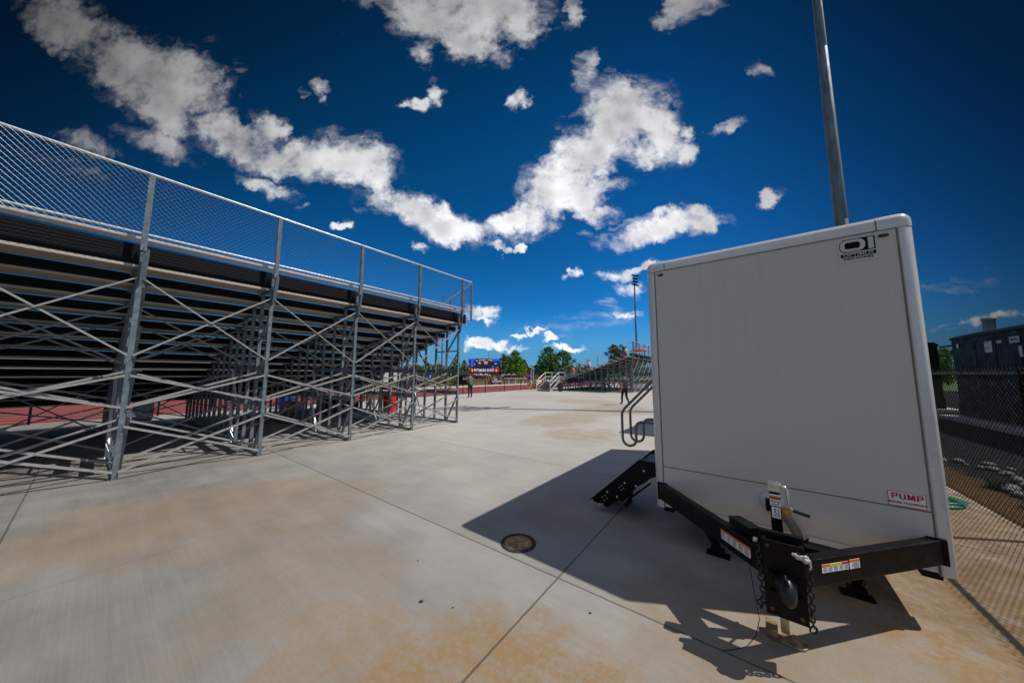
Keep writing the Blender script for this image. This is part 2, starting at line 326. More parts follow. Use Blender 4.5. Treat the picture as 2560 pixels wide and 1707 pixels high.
    jf = g.m('MULTIPLY', joint(x, 3.79, 6.74, .005), .35); j = g.m('MAXIMUM', j, jf)
    base = g.mix(g.m('MULTIPLY', j, .7), base, rgb(.05, .045, .04))
    g.l.new(base, b.inputs['Base Color']); b.inputs['Roughness'].default_value = .82; b.inputs['Specular IOR Level'].default_value = .35
    bp = g.node('ShaderNodeBump'); bp.inputs['Strength'].default_value = .35; bp.inputs['Distance'].default_value = .004
    h = g.m('ADD', g.m('MULTIPLY', broom, .8), g.m('SUBTRACT', g.m('MULTIPLY', fine, .5), g.m('MULTIPLY', j, 3.)))
    g.l.new(h, bp.inputs['Height']); g.l.new(bp.outputs[0], b.inputs['Normal'])
    return m

def track_mat():
    m = bpy.data.materials.new('track_rubber'); m.use_nodes = True; g = NT(m.node_tree); b = g.n['Principled BSDF']
    tc = g.node('ShaderNodeTexCoord').outputs['Object']; x = g.sep(tc)[0]
    f = g.noise(tc, 1.2, 5, .6)
    c = g.mix(g.ramp(f, .3, .7), rgb(.165, .020, .017), rgb(.215, .032, .025))
    q = g.m('MULTIPLY', g.m('ABSOLUTE', g.m('SUBTRACT', g.m('FRACT', g.m('ADD', g.m('DIVIDE', g.m('ADD', x, 11.45), 1.22), .5)), .5)), 1.22)
    c = g.mix(g.m('MULTIPLY', g.ramp(q, .02, .03, 1., 0.), .8), c, rgb(.62, .58, .55))
    g.l.new(c, b.inputs['Base Color']); b.inputs['Roughness'].default_value = .9
    return m

GRASS = pmat('field_grass', (.075, .115, .028), .9, var=.22, vscale=.6, spec=.2)
sheet('ground', -1500, 1500, -1500, 3000, -.03, GRASS)
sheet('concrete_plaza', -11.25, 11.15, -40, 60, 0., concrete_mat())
sheet('running_track', -21.25, -11.25, -60, 130, -.008, track_mat())
kb = MB(); kb.box(-21.40, -21.25, -60, 130, -.01, .13); o = kb.build('track_kerb', pmat('kerb_white', (.75, .74, .72), .6, var=.05)); o.location = STAND; o.rotation_euler = (0, 0, RZ); o['kind'] = 'structure'
RED = pmat('runway_rubber', (.24, .042, .034), .9, var=.12, vscale=1.)
sheet('runway', -25.5, -21.45, -60, 130, -.012, RED)
sheet('curve_zone', -95, -40, 52, 78, -.012, RED)
def gravel_mat():
    m = bpy.data.materials.new('dark_gravel'); m.use_nodes = True; g = NT(m.node_tree); b = g.n['Principled BSDF']
    tc = g.node('ShaderNodeTexCoord').outputs['Object']; x = g.sep(tc)[0]
    vo = g.node('ShaderNodeTexVoronoi'); vo.inputs['Scale'].default_value = 22.; g.l.new(tc, vo.inputs['Vector'])
    wn = g.node('ShaderNodeSeparateColor'); g.l.new(vo.outputs['Color'], wn.inputs[0])
    c = g.mix(wn.outputs[0], rgb(.006, .007, .009), rgb(.024, .026, .029))
    edge = g.m('ADD', x, g.m('MULTIPLY', g.m('SUBTRACT', g.noise(tc, 1.3, 5, .6), .5), 1.6))
    soil = g.mix(g.noise(tc, 14., 5, .7), rgb(.03, .02, .010), rgb(.15, .095, .045))
    c = g.mix(g.ramp(edge, 11.6, 11.85, 1., 0.), c, soil)
    g.l.new(c, b.inputs['Base Color']); b.inputs['Roughness'].default_value = .95; b.inputs['Specular IOR Level'].default_value = .05
    bp = g.node('ShaderNodeBump'); bp.inputs['Strength'].default_value = .8; bp.inputs['Distance'].default_value = .03
    g.l.new(vo.outputs['Distance'], bp.inputs['Height']); g.l.new(bp.outputs[0], b.inputs['Normal'])
    return m
sheet('gravel_yard', 11.15, 34, -20, 60, -.01, gravel_mat())
# ---------------------------------------------------------------- grandstands
GALV = pmat('galvanised_steel', (.15, .19, .22), .46, .15, var=.14, vscale=9.)
ANGLE = pmat('bright_angle', (.33, .325, .315), .45, .2, var=.07, vscale=14.)
ALU = pmat('mill_aluminium', (.62, .61, .60), .42, .3, var=.05, vscale=3.)
def board_mat():
    m = bpy.data.materials.new('black_anodised_board'); m.use_nodes = True; g = NT(m.node_tree); b = g.n['Principled BSDF']
    tc = g.node('ShaderNodeTexCoord').outputs['Object']; x, y, z = g.sep(tc)[:3]
    rib = g.m('ABSOLUTE', g.m('SUBTRACT', g.m('FRACT', g.m('MULTIPLY', z, 17.9)), .5))  # pale stripes paint in the light caught on the board ridges
    c = g.mix(g.ramp(rib, .44, .48), rgb(.0055, .0062, .0085), rgb(.055, .050, .046)); g.l.new(c, b.inputs['Base Color'])
    b.inputs['Roughness'].default_value = .55; b.inputs['Specular IOR Level'].default_value = .12
    return m
BLACKB = board_mat()
RAILM = pmat('bright_rail', (.70, .70, .70), .35, .35, var=.04)
WIRE = pmat('galvanised_wire', (.22, .255, .29), .33, .6, var=0)
def plank_mat():
    m = bpy.data.materials.new('ribbed_plank'); m.use_nodes = True; g = NT(m.node_tree); b = g.n['Principled BSDF']
    tc = g.node('ShaderNodeTexCoord').outputs['Object']; x, y, z = g.sep(tc)[:3]
    rib = g.m('ABSOLUTE', g.m('SUBTRACT', g.m('FRACT', g.m('MULTIPLY', x, 34.)), .5))
    k = g.ramp(rib, .10, .2, .35, 1.)
    c = g.mix(g.noise(tc, 1.3, 4), rgb(.46, .40, .33), rgb(.60, .54, .46))
    c2 = g.mix(k, rgb(.22, .19, .16), c); g.l.new(c2, b.inputs['Base Color'])
    b.inputs['Roughness'].default_value = .5; b.inputs['Metallic'].default_value = .2
    return m
PLANK = plank_mat()
DEP, RISE = .63, .2235
def zt(k): return 4.08 if k == 0 else 3.66 - RISE * (k - 1)

def chain_link(mb, u0, u1, w0, w1, P, pitch=.084, r=.0014, cut=None):
    """diamond wire mesh in a plane; P(u, w) gives the point; cut(u) lowers the top edge"""
    def seg(a, b):
        A, B = P(*a), P(*b); A, B = V(A), V(B)
        t = (B - A).normalized(); e = t.cross(V((.3, .5, .8))).normalized() * r; f = t.cross(e).normalized() * r
        mb.add([A + e, A + f, A - e, A - f, B + e, B + f, B - e, B - f], [(0, 1, 5, 4), (1, 2, 6, 5), (2, 3, 7, 6), (3, 0, 4, 7)])
    H = w1 - w0; n = int((u1 - u0 + H) / pitch) + 1
    for i in range(n):
        c = u0 - H + i * pitch
        for sgn in (1, -1):
            a, b = c, c + H                     # u at bottom and top for the rising wire
            lo, hi = max(a, u0), min(b, u1)
            if hi - lo < .01: continue
            p, q = (lo, w0 + lo - a), (hi, w0 + hi - a)
            if sgn < 0: p, q = (u0 + u1 - p[0], p[1]), (u0 + u1 - q[0], q[1])
            if cut:                              # sloping top: keep the stretch below it
                pts = [(p[0] + (q[0] - p[0]) * t / 24, p[1] + (q[1] - p[1]) * t / 24) for t in range(25)]
                pts = [x for x in pts if cut(x[0])[0] <= x[1] <= cut(x[0])[1]]
                if len(pts) < 2: continue
                p, q = pts[0], pts[-1]
            seg(p, q)

def post_mesh(h):
    m = MB(); m.angle((.032, -.032, 0), (.032, -.032, h), (-1, 0, 0), (0, 1, 0), .065, .008)
    m.angle((-.040, .040, 0), (-.040, .040, h), (1, 0, 0), (0, -1, 0), .030, .006)
    return m.mesh('post', GALV)

def bleacher(loc, zs, frames, s0, s1, end_guard, label, n_rows=14, wires=True, first_posts=15):
    T = thing('grandstand', label, 'grandstand', loc, RZ, 'metal grandstands')
    Z = lambda k: zt(k) * zs
    posts = [post_mesh(Z(k)) for k in range(n_rows + 1)]
    # transverse frames with their posts and struts
    strut_list = [(1, 0, 0, 1.06), (1, 1.06, 0, 1.86), (1, 1.86, 0, 2.64), (1, 2.64, 0, 3.45), (5, 0.05, 4, 1.0), (5, 1.06, 4, 1.8), (9, .05, 8, 1.0), (3, 2.0, 4, 2.85)]
    fr = MB()
    fr.bar((0, .0, .035), (-DEP * n_rows, .0, .035), .06, .05)
    for z, a, b in ((1.063, .03, 2.55), (1.861, .03, 2.55), (1.063, 2.62, 5.05), (1.5, 5.05, 7.0)):
        fr.angle((-a, .036, z * zs - .045), (-b, .036, z * zs - .045), (0, 0, 1), (0, 1, 0), .125, .010)
    fr.bar((-.03, .02, 2.636 * zs), (-2 * DEP - .02, .02, 2.636 * zs), .03, .045)
    for k in range(1, n_rows + 1):              # stepped stringer carrying the boards
        fr.angle((-DEP * k - .04, -.036, Z(k) - .05), (-DEP * (k - 1) + .03, -.036, Z(k) - .05), (0, 0, 1), (0, -1, 0), .06, .006)
        fr.box(-DEP * (k - 1) - .20, -DEP * (k - 1) - .16, -.045, -.005, Z(k) + .06, Z(k) + .42 * zs + .02)
    frm = fr.mesh('support_frame', GALV)
    kn = MB()
    kn.angle((.17, -.01, 3.98 * zs), (.02, -.01, 3.30 * zs), (0, 1, 0), (1, 0, .2), .078, .006)
    kn.box(-.03, .16, -.04, -.01, 3.98 * zs, 4.03 * zs)
    knm = kn.mesh('knee_brace', GALV)
    struts = []
    for k0, z0, k1, z1 in strut_list:
        m = MB(); m.angle((-DEP * k0 + .02, .045, z0 * zs + .03), (-DEP * k1 - .02, .045, z1 * zs - .03), (0, 1, 0), (-1, 0, .3), .05, .006)
        struts.append(m.mesh('strut', GALV))
    swm = []
    for z0, z1 in ((1.04, .05), (1.84, 1.08)): sw = MB(); sw.bar((-4 * DEP + .03, -.05, z0 * zs), (-3 * DEP - .03, -.05, z1 * zs), .012, .05, (0, 1, 0)); swm.append(sw.mesh('strut', RAILM))
    gp = MB(); gp.angle((.225, -.05, 3.93 * zs), (.225, -.05, 5.35 * zs), (-1, 0, 0), (0, 1, 0), .075, .007)
    gp.box(.152, .224, .012, .019, 3.93 * zs, 5.35 * zs); gpm = gp.mesh('guard_post', GALV)
    for fi, s in enumerate(frames):
        f = bpy.data.objects.new('support_frame', frm); COL.objects.link(f); f.parent = T; f.location = (0, s, 0)
        ks = range(n_rows + 1) if (fi > 0 or first_posts > n_rows) else range(first_posts)
        for k in ks:
            p = bpy.data.objects.new('post', posts[k]); COL.objects.link(p); p.parent = f; p.location = (-DEP * k, 0, 0)
        for sm in struts + swm:
            p = bpy.data.objects.new('strut', sm); COL.objects.link(p); p.parent = f
        for nm, me in (('knee_brace', knm),):
            p = bpy.data.objects.new(nm, me); COL.objects.link(p); p.parent = f
        g = bpy.data.objects.new('guard_post', gpm); COL.objects.link(g); g.parent = T; g.location = (0, s, 0)
    # cross braces in three longitudinal planes
    spn = frames[1] - frames[0]; cache = {}
    def brace(n, z0, z1, flip, off):
        key = (n, z0, z1, flip)
        if key not in cache:
            a, b = ((0, z0), (spn, z1)) if not flip else ((0, z1), (spn, z0))
            m = MB(); d = 1 if not flip else -1
            m.angle((n + off, a[0] + .03, a[1] * zs), (n + off, b[0] - .03, b[1] * zs), (1, 0, 0), (0, 0, 1), .037, .005)
            cache[key] = m.mesh('cross_brace', ANGLE)
        return cache[key]
    lev = [(0, ((.115, .855), (1.18, 1.72), (2.07, 3.45))), (-DEP, ((.16, .92), (1.15, 1.78))), (-2 * DEP, ((1.95, 3.1),)), (-4 * DEP, ((.1, 1.0), (1.18, 1.75), (1.95, 2.9))), (-9 * DEP, ((.1, 1.5),)), (-14 * DEP, ((.1, .62),))]
    for s in frames[:-1]:
        for n, L in lev:
            for z0, z1 in L:
                for fl in (0, 1):
                    p = bpy.data.objects.new('cross_brace', brace(n, z0, z1, fl, .04 if fl else .05)); COL.objects.link(p); p.parent = T; p.location = (0, s, 0)
    # boards
    for k in range(1, n_rows + 1):
        nb, nf = -DEP * (k - 1) - .055, -DEP * k - .03
        m = MB(); mid = (nb + nf) / 2
        for a, b in ((nf, mid - .006), (mid + .006, nb)):
            m.box(a, b, s0, s1, Z(k) + .012, Z(k) + .058)
        m.build('foot_plank', PLANK, T)
        m = MB(); z0, z1 = Z(k) - RISE * zs + .052, Z(k) + .001
        if k < n_rows:
            m.box(-DEP * k - .045, -DEP * k - .032, s0, s1, z0, z1)
            m.build('riser_board', BLACKB, T)
        m = MB(); zz = Z(k) + (.545 if k == 1 else .43) * zs
        m.box(-DEP * (k - 1) - .33, -DEP * (k - 1) - .07, s0, s1, zz, zz + .042); m.build('seat_plank', ALU, T)
    m = MB()
    m.box(-.118, -.104, s0, s1, 3.727 * zs, 4.105 * zs)
    m.build('riser_board', BLACKB, T)
    # guard rail along the back
    g0, g1 = s0, s1
    def grail(name, pts, r, mat=RAILM):
        m = MB(); m.tube(pts, r, 10); return m.build(name, mat, T)
    grail('top_rail', [(.19, g0, 5.356 * zs), (.19, g1, 5.356 * zs)], .024); grail('bottom_rail', [(.19, g0, 4.235 * zs), (.19, g1, 4.235 * zs)], .021)
    if wires:
        m = MB(); chain_link(m, g0, g1, 4.15 * zs, 5.335 * zs, lambda u, w: (.262, u, w)); m.build('chain_link_mesh', WIRE, T)
    # guard at the end of the rows
    se = end_guard; zr = lambda n: (5.30 + .355 * (n - .19)) * zs; nfz = -7.75
    grail('end_rail', [(.19, se, zr(.19)), (nfz, se, zr(nfz)), (nfz, se, .75 * zs)], .021)
    grail('end_rail', [(.19, se, zr(.19) - 1.45 * zs), (nfz, se, zr(nfz) - 1.45 * zs)], .016)
    n = .19; first = True
    while n > nfz - .01:
        m = MB(); m.bar((n, se + .03, zr(n) - 1.5 * zs), (n, se + .03, zr(n)), .05, .05, (1, 0, 0)); m.build('end_post', GALV, T)
        n -= 1.17
    if wires:
        m = MB(); cut = lambda u: (zr(u) - 1.43 * zs, zr(u) - .02)
        chain_link(m, nfz, .19, zr(nfz) - 1.43 * zs, zr(.19), lambda u, w: (u, se - .02, w), cut=cut); m.build('chain_link_mesh', WIRE, T)
    return T
SP = 1.9469
bleacher(STAND, 1.0, [SP * i for i in range(-2, 5)], -4.6, 8.26, 8.22, 'near grandstand of galvanised steel with silver cross braces, dark risers and wire mesh railing', first_posts=6)
bleacher(bl(-.05, 30.85), .93, [SP * i for i in range(0, 6)], -.48, 11.0, -.45, 'far grandstand seen from its end beyond the plaza, spectators seated on its benches')
# ---------------------------------------------------------------- white restroom trailer
TRZ = -radians(38.3198); TLOC = V((1.583, 3.580, 0)); U = V((cos(TRZ), sin(TRZ), 0)); BK = V((-sin(TRZ), cos(TRZ), 0))
def tw(a, b, z=0.): return TLOC + U * a + BK * b + V((0, 0, z))
W, ZB, ZT, LEN = 2.012, .381, 3.109, 4.887
def panel_mat():
    m = bpy.data.materials.new('trailer_panel'); m.use_nodes = True; g = NT(m.node_tree); b = g.n['Principled BSDF']
    tc = g.node('ShaderNodeTexCoord').outputs['Object']; x, y, z = g.sep(tc)[:3]
    st = g.noise(g.comb(g.m('MULTIPLY', x, 26.), g.m('MULTIPLY', y, 26.), g.m('MULTIPLY', z, .8)), 1., 4, .6)
    k = g.m('MULTIPLY', g.ramp(st, .35, .75), g.ramp(z, .5, 3.0, .35, 1.))
    c = g.mix(k, rgb(.60, .565, .505), rgb(.575, .54, .48))
    sp = g.ramp(g.noise(tc, 9., 3, .6), .74, .78); c = g.mix(g.m('MULTIPLY', sp, .22), c, rgb(.35, .33, .3))
    dirt = g.m('MULTIPLY', g.ramp(z, .62, .38), g.ramp(g.noise(tc, 7., 5, .65), .4, .7)); c = g.mix(g.m('MULTIPLY', dirt, .4), c, rgb(.42, .34, .25))
    g.l.new(c, b.inputs['Base Color']); b.inputs['Roughness'].default_value = .34; b.inputs['Specular IOR Level'].default_value = .45
    bp = g.node('ShaderNodeBump'); bp.inputs['Strength'].default_value = .03; g.l.new(g.noise(tc, 2.2, 2), bp.inputs['Height']); g.l.new(bp.outputs[0], b.inputs['Normal'])
    return m
PANEL = panel_mat()
TRIM = pmat('white_gelcoat', (.66, .645, .62), .22, var=.02, coat=.3)
SEAM = pmat('seam_sealant', (.16, .13, .09), .8, var=.1)
BLK = pmat('black_powder_coat', (.0045, .0045, .005), .38, var=.15, vscale=5., spec=.16)
BLKM = pmat('black_rubber', (.016, .016, .016), .8, var=.1)
CHROME = pmat('zinc_plate', (.62, .61, .56), .25, .9, var=.08)
RUSTY = pmat('dirty_zinc', (.38, .30, .20), .55, .4, var=.25, vscale=18., dark=(.20, .10, .04))
LBL = pmat('label_white', (.82, .82, .80), .4, var=.02); INK = pmat('ink_black', (.004, .004, .004), .6, var=0, spec=.1)
RINK = pmat('ink_red', (.42, .012, .02), .5, var=0); OINK = pmat('ink_orange', (.75, .16, .01), .5, var=0); YINK = pmat('ink_yellow', (.80, .55, .02), .5, var=0)
GINK = pmat('ink_grey', (.30, .30, .30), .5, var=0)
HAND = pmat('handrail_tube', (.20, .19, .18), .35, .6, var=.08)

def round_rect(x0, x1, y0, y1, r, n=5, corners=(1, 1, 1, 1)):
    pts = []
    for (cx, cy, a0, qx, qy), on in zip(((x0 + r, y0 + r, pi, x0, y0), (x1 - r, y0 + r, 1.5 * pi, x1, y0), (x1 - r, y1 - r, 0, x1, y1), (x0 + r, y1 - r, .5 * pi, x0, y1)), corners):
        pts += [(cx + r * cos(a0 + .5 * pi * i / n), cy + r * sin(a0 + .5 * pi * i / n)) for i in range(n + 1)] if on else [(qx, qy)]
    return pts
def trailer_shell(T):
    R = .075; tz = .125
    m = MB()                                        # side, rear and roof skins
    m.box(.012, W - .012, R, LEN, ZB + .03, ZT - .03); m.build('body', PANEL, T)
    m = MB(); m.box(.098, W - .098, 0.004, .06, .803, ZT - tz - .004); m.build('front_panel', PANEL, T)
    m = MB(); m.box(.098, W - .098, 0.002, .06, .432, .796); m.build('lower_front_panel', PANEL, T, bevel=.003)
    m = MB(); m.box(.098, W - .098, 0.010, .07, ZB, .428); m.build('front_sill', TRIM, T)
    for sx in (0, 1):                               # rounded corner extrusions
        pts = round_rect(0, .095, 0, .2, R, 7, (1, 0, 0, 0)); 
        if sx: pts = [(W - x, y) for x, y in pts][::-1]
        m = MB(); m.prism(pts, (0, 0, ZB - .015), (1, 0, 0), (0, 1, 0), ZT - tz - ZB + .010)
        o = m.build('corner_trim', TRIM, T)
        for i, p in enumerate(o.data.polygons): p.use_smooth = len(p.vertices) == 4
        o.modifiers.new('ws', 'WEIGHTED_NORMAL'); o.data.set_sharp_from_angle(angle=radians(40))
    def roof_edge(A, B, inw, name):                 # quarter round roof extrusion
        A, B, inw = V(A), V(B), V(inw); up = V((0, 0, 1)); m = MB(); ring = []
        prof = [(0, -tz)] + [(R - R * cos(.5 * pi * i / 7), -R + R * sin(.5 * pi * i / 7)) for i in range(8)] + [(.16, 0), (.16, -tz)]
        vs = [P + inw * a + up * b for P in (A, B) for a, b in prof]; n = len(prof)
        m.add(vs, [(i, (i + 1) % n, (i + 1) % n + n, i + n) for i in range(n)] + [tuple(range(n - 1, -1, -1)), tuple(range(n, 2 * n))], 0)
        o = m.build(name, TRIM, T)
        for p in o.data.polygons: p.use_smooth = True
        o.data.set_sharp_from_angle(angle=radians(35)); return o
    roof_edge((.135, 0, ZT), (W - .135, 0, ZT), (0, 1, 0), 'roof_trim')
    roof_edge((0, LEN, ZT), (0, .135, ZT), (1, 0, 0), 'roof_trim'); roof_edge((W, .135, ZT), (W, LEN, ZT), (-1, 0, 0), 'roof_trim')
    m = MB(); m.box(.14, W - .14, .14, LEN, ZT - .02, ZT - .002); m.build('roof', PANEL, T)
    for sx in (0, 1):                               # moulded corner caps
        m = MB(); bm = bmesh.new(); bmesh.ops.create_cube(bm, size=1.)
        for v in bm.verts: v.co = V(((v.co.x + .5) * .20, (v.co.y + .5) * .20, (v.co.z - .5) * (tz + .003)))
        ed = [e for e in bm.edges if (abs(e.verts[0].co.x) < 1e-5 and abs(e.verts[1].co.x) < 1e-5 and abs(e.verts[0].co.y) < 1e-5 and abs(e.verts[1].co.y) < 1e-5)
              or (e.verts[0].co.z > -1e-5 and e.verts[1].co.z > -1e-5 and (abs(e.verts[0].co.x + e.verts[1].co.x) < 1e-5 or abs(e.verts[0].co.y + e.verts[1].co.y) < 1e-5))]
        bmesh.ops.bevel(bm, geom=ed, offset=R, segments=7, profile=.5, affect='EDGES')
        if sx: bmesh.ops.scale(bm, vec=(-1, 1, 1), verts=bm.verts); bmesh.ops.reverse_faces(bm, faces=bm.faces)
        me = bpy.data.meshes.new('corner_cap'); bm.to_mesh(me); bm.free(); me.materials.append(TRIM)
        for p in me.polygons: p.use_smooth = True
        me.set_sharp_from_angle(angle=radians(35))
        o = bpy.data.objects.new('corner_cap', me); COL.objects.link(o); o.parent = T; o.location = ((W + .002) if sx else -.002, -.002, ZT + .002)
    m = MB()                                        # dark sealant seams
    for a, b in ((.0935, .0995), (W - .0995, W - .0935)): m.box(a, b, -.0008, .03, ZB, ZT - tz - .004)
    m.box(.10, W - .10, .0005, .03, .797, .802); m.box(.10, W - .10, .006, .03, .4285, .4315)
    m.box(.10, W - .10, -.0008, .03, ZT - tz - .005, ZT - tz + .002)
    for a in (.198, W - .204): m.box(a, a + .006, -.0035, .03, ZT - tz, ZT - .045)
    for a0, a1 in ((-.004, .09), (W - .09, W + .004)): pass
    m.build('seam_sealant', SEAM, T)

TR = thing('restroom_trailer', 'white box trailer with black tow hitch and PUMP BEFORE TRANSPORT sticker on the plaza', 'trailer', TLOC, TRZ)
trailer_shell(TR)
m = MB(); m.box(-.012, .02, 1.15, 1.85, .55, 2.6); d = m.build('door', TRIM, TR, bevel=.01)
m = MB(); m.box(-.03, -.012, 1.25, 1.31, 1.45, 1.6); m.build('handle', CHROME, d, bevel=.004)
for side in (0, 1):
    for b in (2.6, 3.5):
        m = MB(); x0, x1 = ((-.004, .3) if not side else (W - .3, W + .004))
        m.lathe([(.12, -.11), (.33, -.11), (.35, -.06), (.35, .06), (.33, .11), (.12, .11)], 28, ((.14 if not side else W - .14), b, .35), ax=(1, 0, 0))
        w_ = m.build('wheel', BLKM, TR)
        m = MB(); m.lathe([(.02, -.115), (.19, -.115), (.20, -.09), (.20, .09), (.19, .115), (.02, .115)], 24, ((.14 if not side else W - .14), b, .35), ax=(1, 0, 0)); m.build('rim', CHROME, w_)
for a in (.156, 1.845):                             # marker lamps
    m = MB(); m.ellip((a, -.001, 2.935), (.031, .012, .0135), 18, 8); l = m.build('marker_lamp', BLK, TR)
    m = MB(); m.ellip((a, -.009, 2.935), (.017, .008, .0075), 14, 8); m.build('lens', pmat('amber_lens', (.30, .05, .012), .2, var=0), l)
# maker's sign on the panel
fx, fz = V((1, 0, 0)), V((0, 0, 1))
m = MB(); m.box(1.582, 1.805, -.0012, .0065, 2.754, 2.96); lg = m.build('logo_sticker', pmat('sticker_white', (.60, .59, .57), .4, var=.02), TR)
def front_poly(poly, y, depth, name, mat, par):
    m = MB(); m.prism(poly, (0, y, 0), (1, 0, 0), (0, 0, 1), depth); return m.build(name, mat, par)
big = MB()
big.prism([(1.612, 2.838), (1.797, 2.838), (1.797, 2.95), (1.612, 2.95)], (0, -.0016, 0), fx, fz, .0012)
big.build('logo_black_block', INK, lg)
lgw = pmat('sticker_white', (.60, .59, .57))
o = MB(); o.prism(round_rect(1.590, 1.745, 2.8405, 2.9475, .042, 6), (0, -.0026, 0), fx, fz, .0012, 0); o.build('logo_ring', INK, lg)
o = MB(); o.prism(round_rect(1.594, 1.741, 2.8445, 2.9435, .040, 6), (0, -.0036, 0), fx, fz, .0012, 0); o.build('logo_ring_face', lgw, lg)
o = MB(); o.prism(round_rect(1.622, 1.711, 2.866, 2.922, .016, 5), (0, -.0046, 0), fx, fz, .0012, 0); o.build('logo_ring_hole', INK, lg)
o = MB(); o.prism([(1.757, 2.845), (1.788, 2.845), (1.788, 2.943), (1.757, 2.943)], (0, -.0026, 0), fx, fz, .0012, 0); o.build('logo_letter', lgw, lg)
o = MB(); o.prism([(1.594, 2.797), (1.797, 2.797), (1.797, 2.826), (1.594, 2.826)], (0, -.0016, 0), fx, fz, .0012, 0); o.build('logo_bar', INK, lg)
FM = lambda a, z, y=-.003: face_matrix((a, y, z), (1, 0, 0), (0, 0, 1))
lettering('OPTIMUS', .030, lg, lgw, FM(1.695, 2.8115), wide=1.42, bold=.0002)
lettering('INDUSTRIES', .024, lg, INK, FM(1.695, 2.780), wide=1.33, bold=.0004)
m = MB(); m.box(1.707, 1.894, -.0012, .006, .809, .915); ps = m.build('pump_sticker', LBL, TR)
m = MB()
for x0, x1, z0, z1 in ((1.707, 1.894, .912, .915), (1.707, 1.894, .809, .812), (1.707, 1.710, .809, .915), (1.891, 1.894, .809, .915)): m.box(x0, x1, -.0026, -.001, z0, z1)
m.build('sticker_border', RINK, ps)
def block_word(word, x, z, h, w, gap, t, y, mat, par):          # heavy block capitals, one mesh
    m = MB()
    def b(x0, x1, z0, z1): m.box(x0, x1, y - .0012, y, z0, z1)
    for ch in word:
        if ch == 'P': b(x, x + t, z, z + h); b(x + t, x + w * .92, z + h - t * .82, z + h); b(x + t, x + w * .92, z + h * .38, z + h * .38 + t * .82); b(x + w - t, x + w, z + h * .38 + t * .4, z + h - t * .4)
        if ch == 'U': b(x, x + t, z + t * .5, z + h); b(x + w - t, x + w, z + t * .5, z + h); b(x + t * .5, x + w - t * .5, z, z + t * .85)
        if ch == 'M':
            b(x, x + t, z, z + h); b(x + w * 1.2 - t, x + w * 1.2, z, z + h); c = x + w * .6
            m.prism([(x + t * .2, z + h), (c - t * .5, z + h * .12), (c + t * .5, z + h * .12), (x + t * 1.25, z + h)], (0, y - .0003, 0), (1, 0, 0), (0, 0, 1), .0012); m.prism([(c - t * .5, z + h * .12), (c + t * .5, z + h * .12), (x + w * 1.2 - t * .2, z + h), (x + w * 1.2 - t * 1.25, z + h)], (0, y - .0004, 0), (1, 0, 0), (0, 0, 1), .0012); x += w * .2
        x += w + gap
    return m.build('lettering', mat, par)
block_word('PUMP', 1.7255, .8605, .043, .0325, .0065, .0098, -.0014, RINK, ps)
lettering('BEFORE TRANSPORT', .0205, ps, RINK, FM(1.8, .835), wide=.97, bold=.0005)

# tow frame
m = MB(); tng = None
def beam(A, B, name='tongue_beam'):
    m = MB(); A, B = V(A), V(B); m.bar(A, B, .07, .165); return m.build(name, BLK, TR, bevel=.008, seg=3)
bl_o = beam((.075, .012, .537), (.955, -.975, .545)); br_o = beam((1.915, .012, .537), (1.105, -.975, .545))
for A, B in (((.03, .014, .455), (.13, .014, .62)), ((1.865, .014, .455), (1.965, .014, .62))):
    m = MB(); m.box(A[0], B[0], -.012, .05, A[2] - .008, B[2] + .008); m.build('beam_end_plate', BLK, TR, bevel=.006)
m = MB(); m.box(.75, 1.27, -.72, -.66, .46, .61); m.build('cross_member', BLK, TR, bevel=.005)
m = MB()                                            # hitch plate channel
m.box(.925, 1.13, -1.062, -1.04, .275, .728); m.box(.925, .945, -1.04, -.97, .275, .728); m.box(1.11, 1.13, -1.04, -.97, .275, .728)
m.box(.93, 1.125, -.97, -.90, .46, .66)
hp = m.build('hitch_plate', BLK, TR, bevel=.004)
m = MB()
for a, z in ((.953, .695), (1.10, .690), (.955, .315), (1.098, .31)): m.lathe([(.011, 0), (.011, .003), (.006, .003), (.006, -.001)], 14, (a, -1.0625, z), ax=(0, -1, 0))
m.build('bolt_hole', pmat('bare_steel_edge', (.22, .13, .07), .5, .5, var=.2), hp)
m = MB(); m.box(.915, 1.14, -.995, -.955, .61, .76); m.build('jack_mount', BLK, TR, bevel=.004)
R_ = Euler((radians(-38), 0, radians(8))).to_matrix()
m = MB(); m.ellip((1.035, -1.115, .475), (.047, .075, .088), 20, 12, R=R_); m.lathe([(.06, 0), (.058, .02), (.05, .045), (.036, .06)], 20, (1.03, -1.065, .49), ax=(0, -1, 0))
cb = m.build('ball_coupler', pmat('coupler_black', (.014, .015, .017), .45, var=.1, vscale=14.), TR)
m = MB(); m.tube([(1.032 + .004 * sin(t * .6), -1.135 - .032 * sin(pi * t / 8), .505 + .062 * t / 8) for t in range(9)], .0105, 8)
m.tube([(.975, -1.07, .53), (.985, -1.115, .545), (1.02, -1.125, .535)], .009, 8); m.build('latch_lever', BLK, cb)
m = MB()
for a, z in ((.965, .535), (1.10, .53), (1.10, .43), (.965, .425)): m.lathe([(.017, 0), (.017, .012), (.010, .012), (.010, .024), (0, .024)], 6, (a, -1.062, z), ax=(0, -1, 0), smooth=False)
m.build('coupler_bolt', BLK, cb)
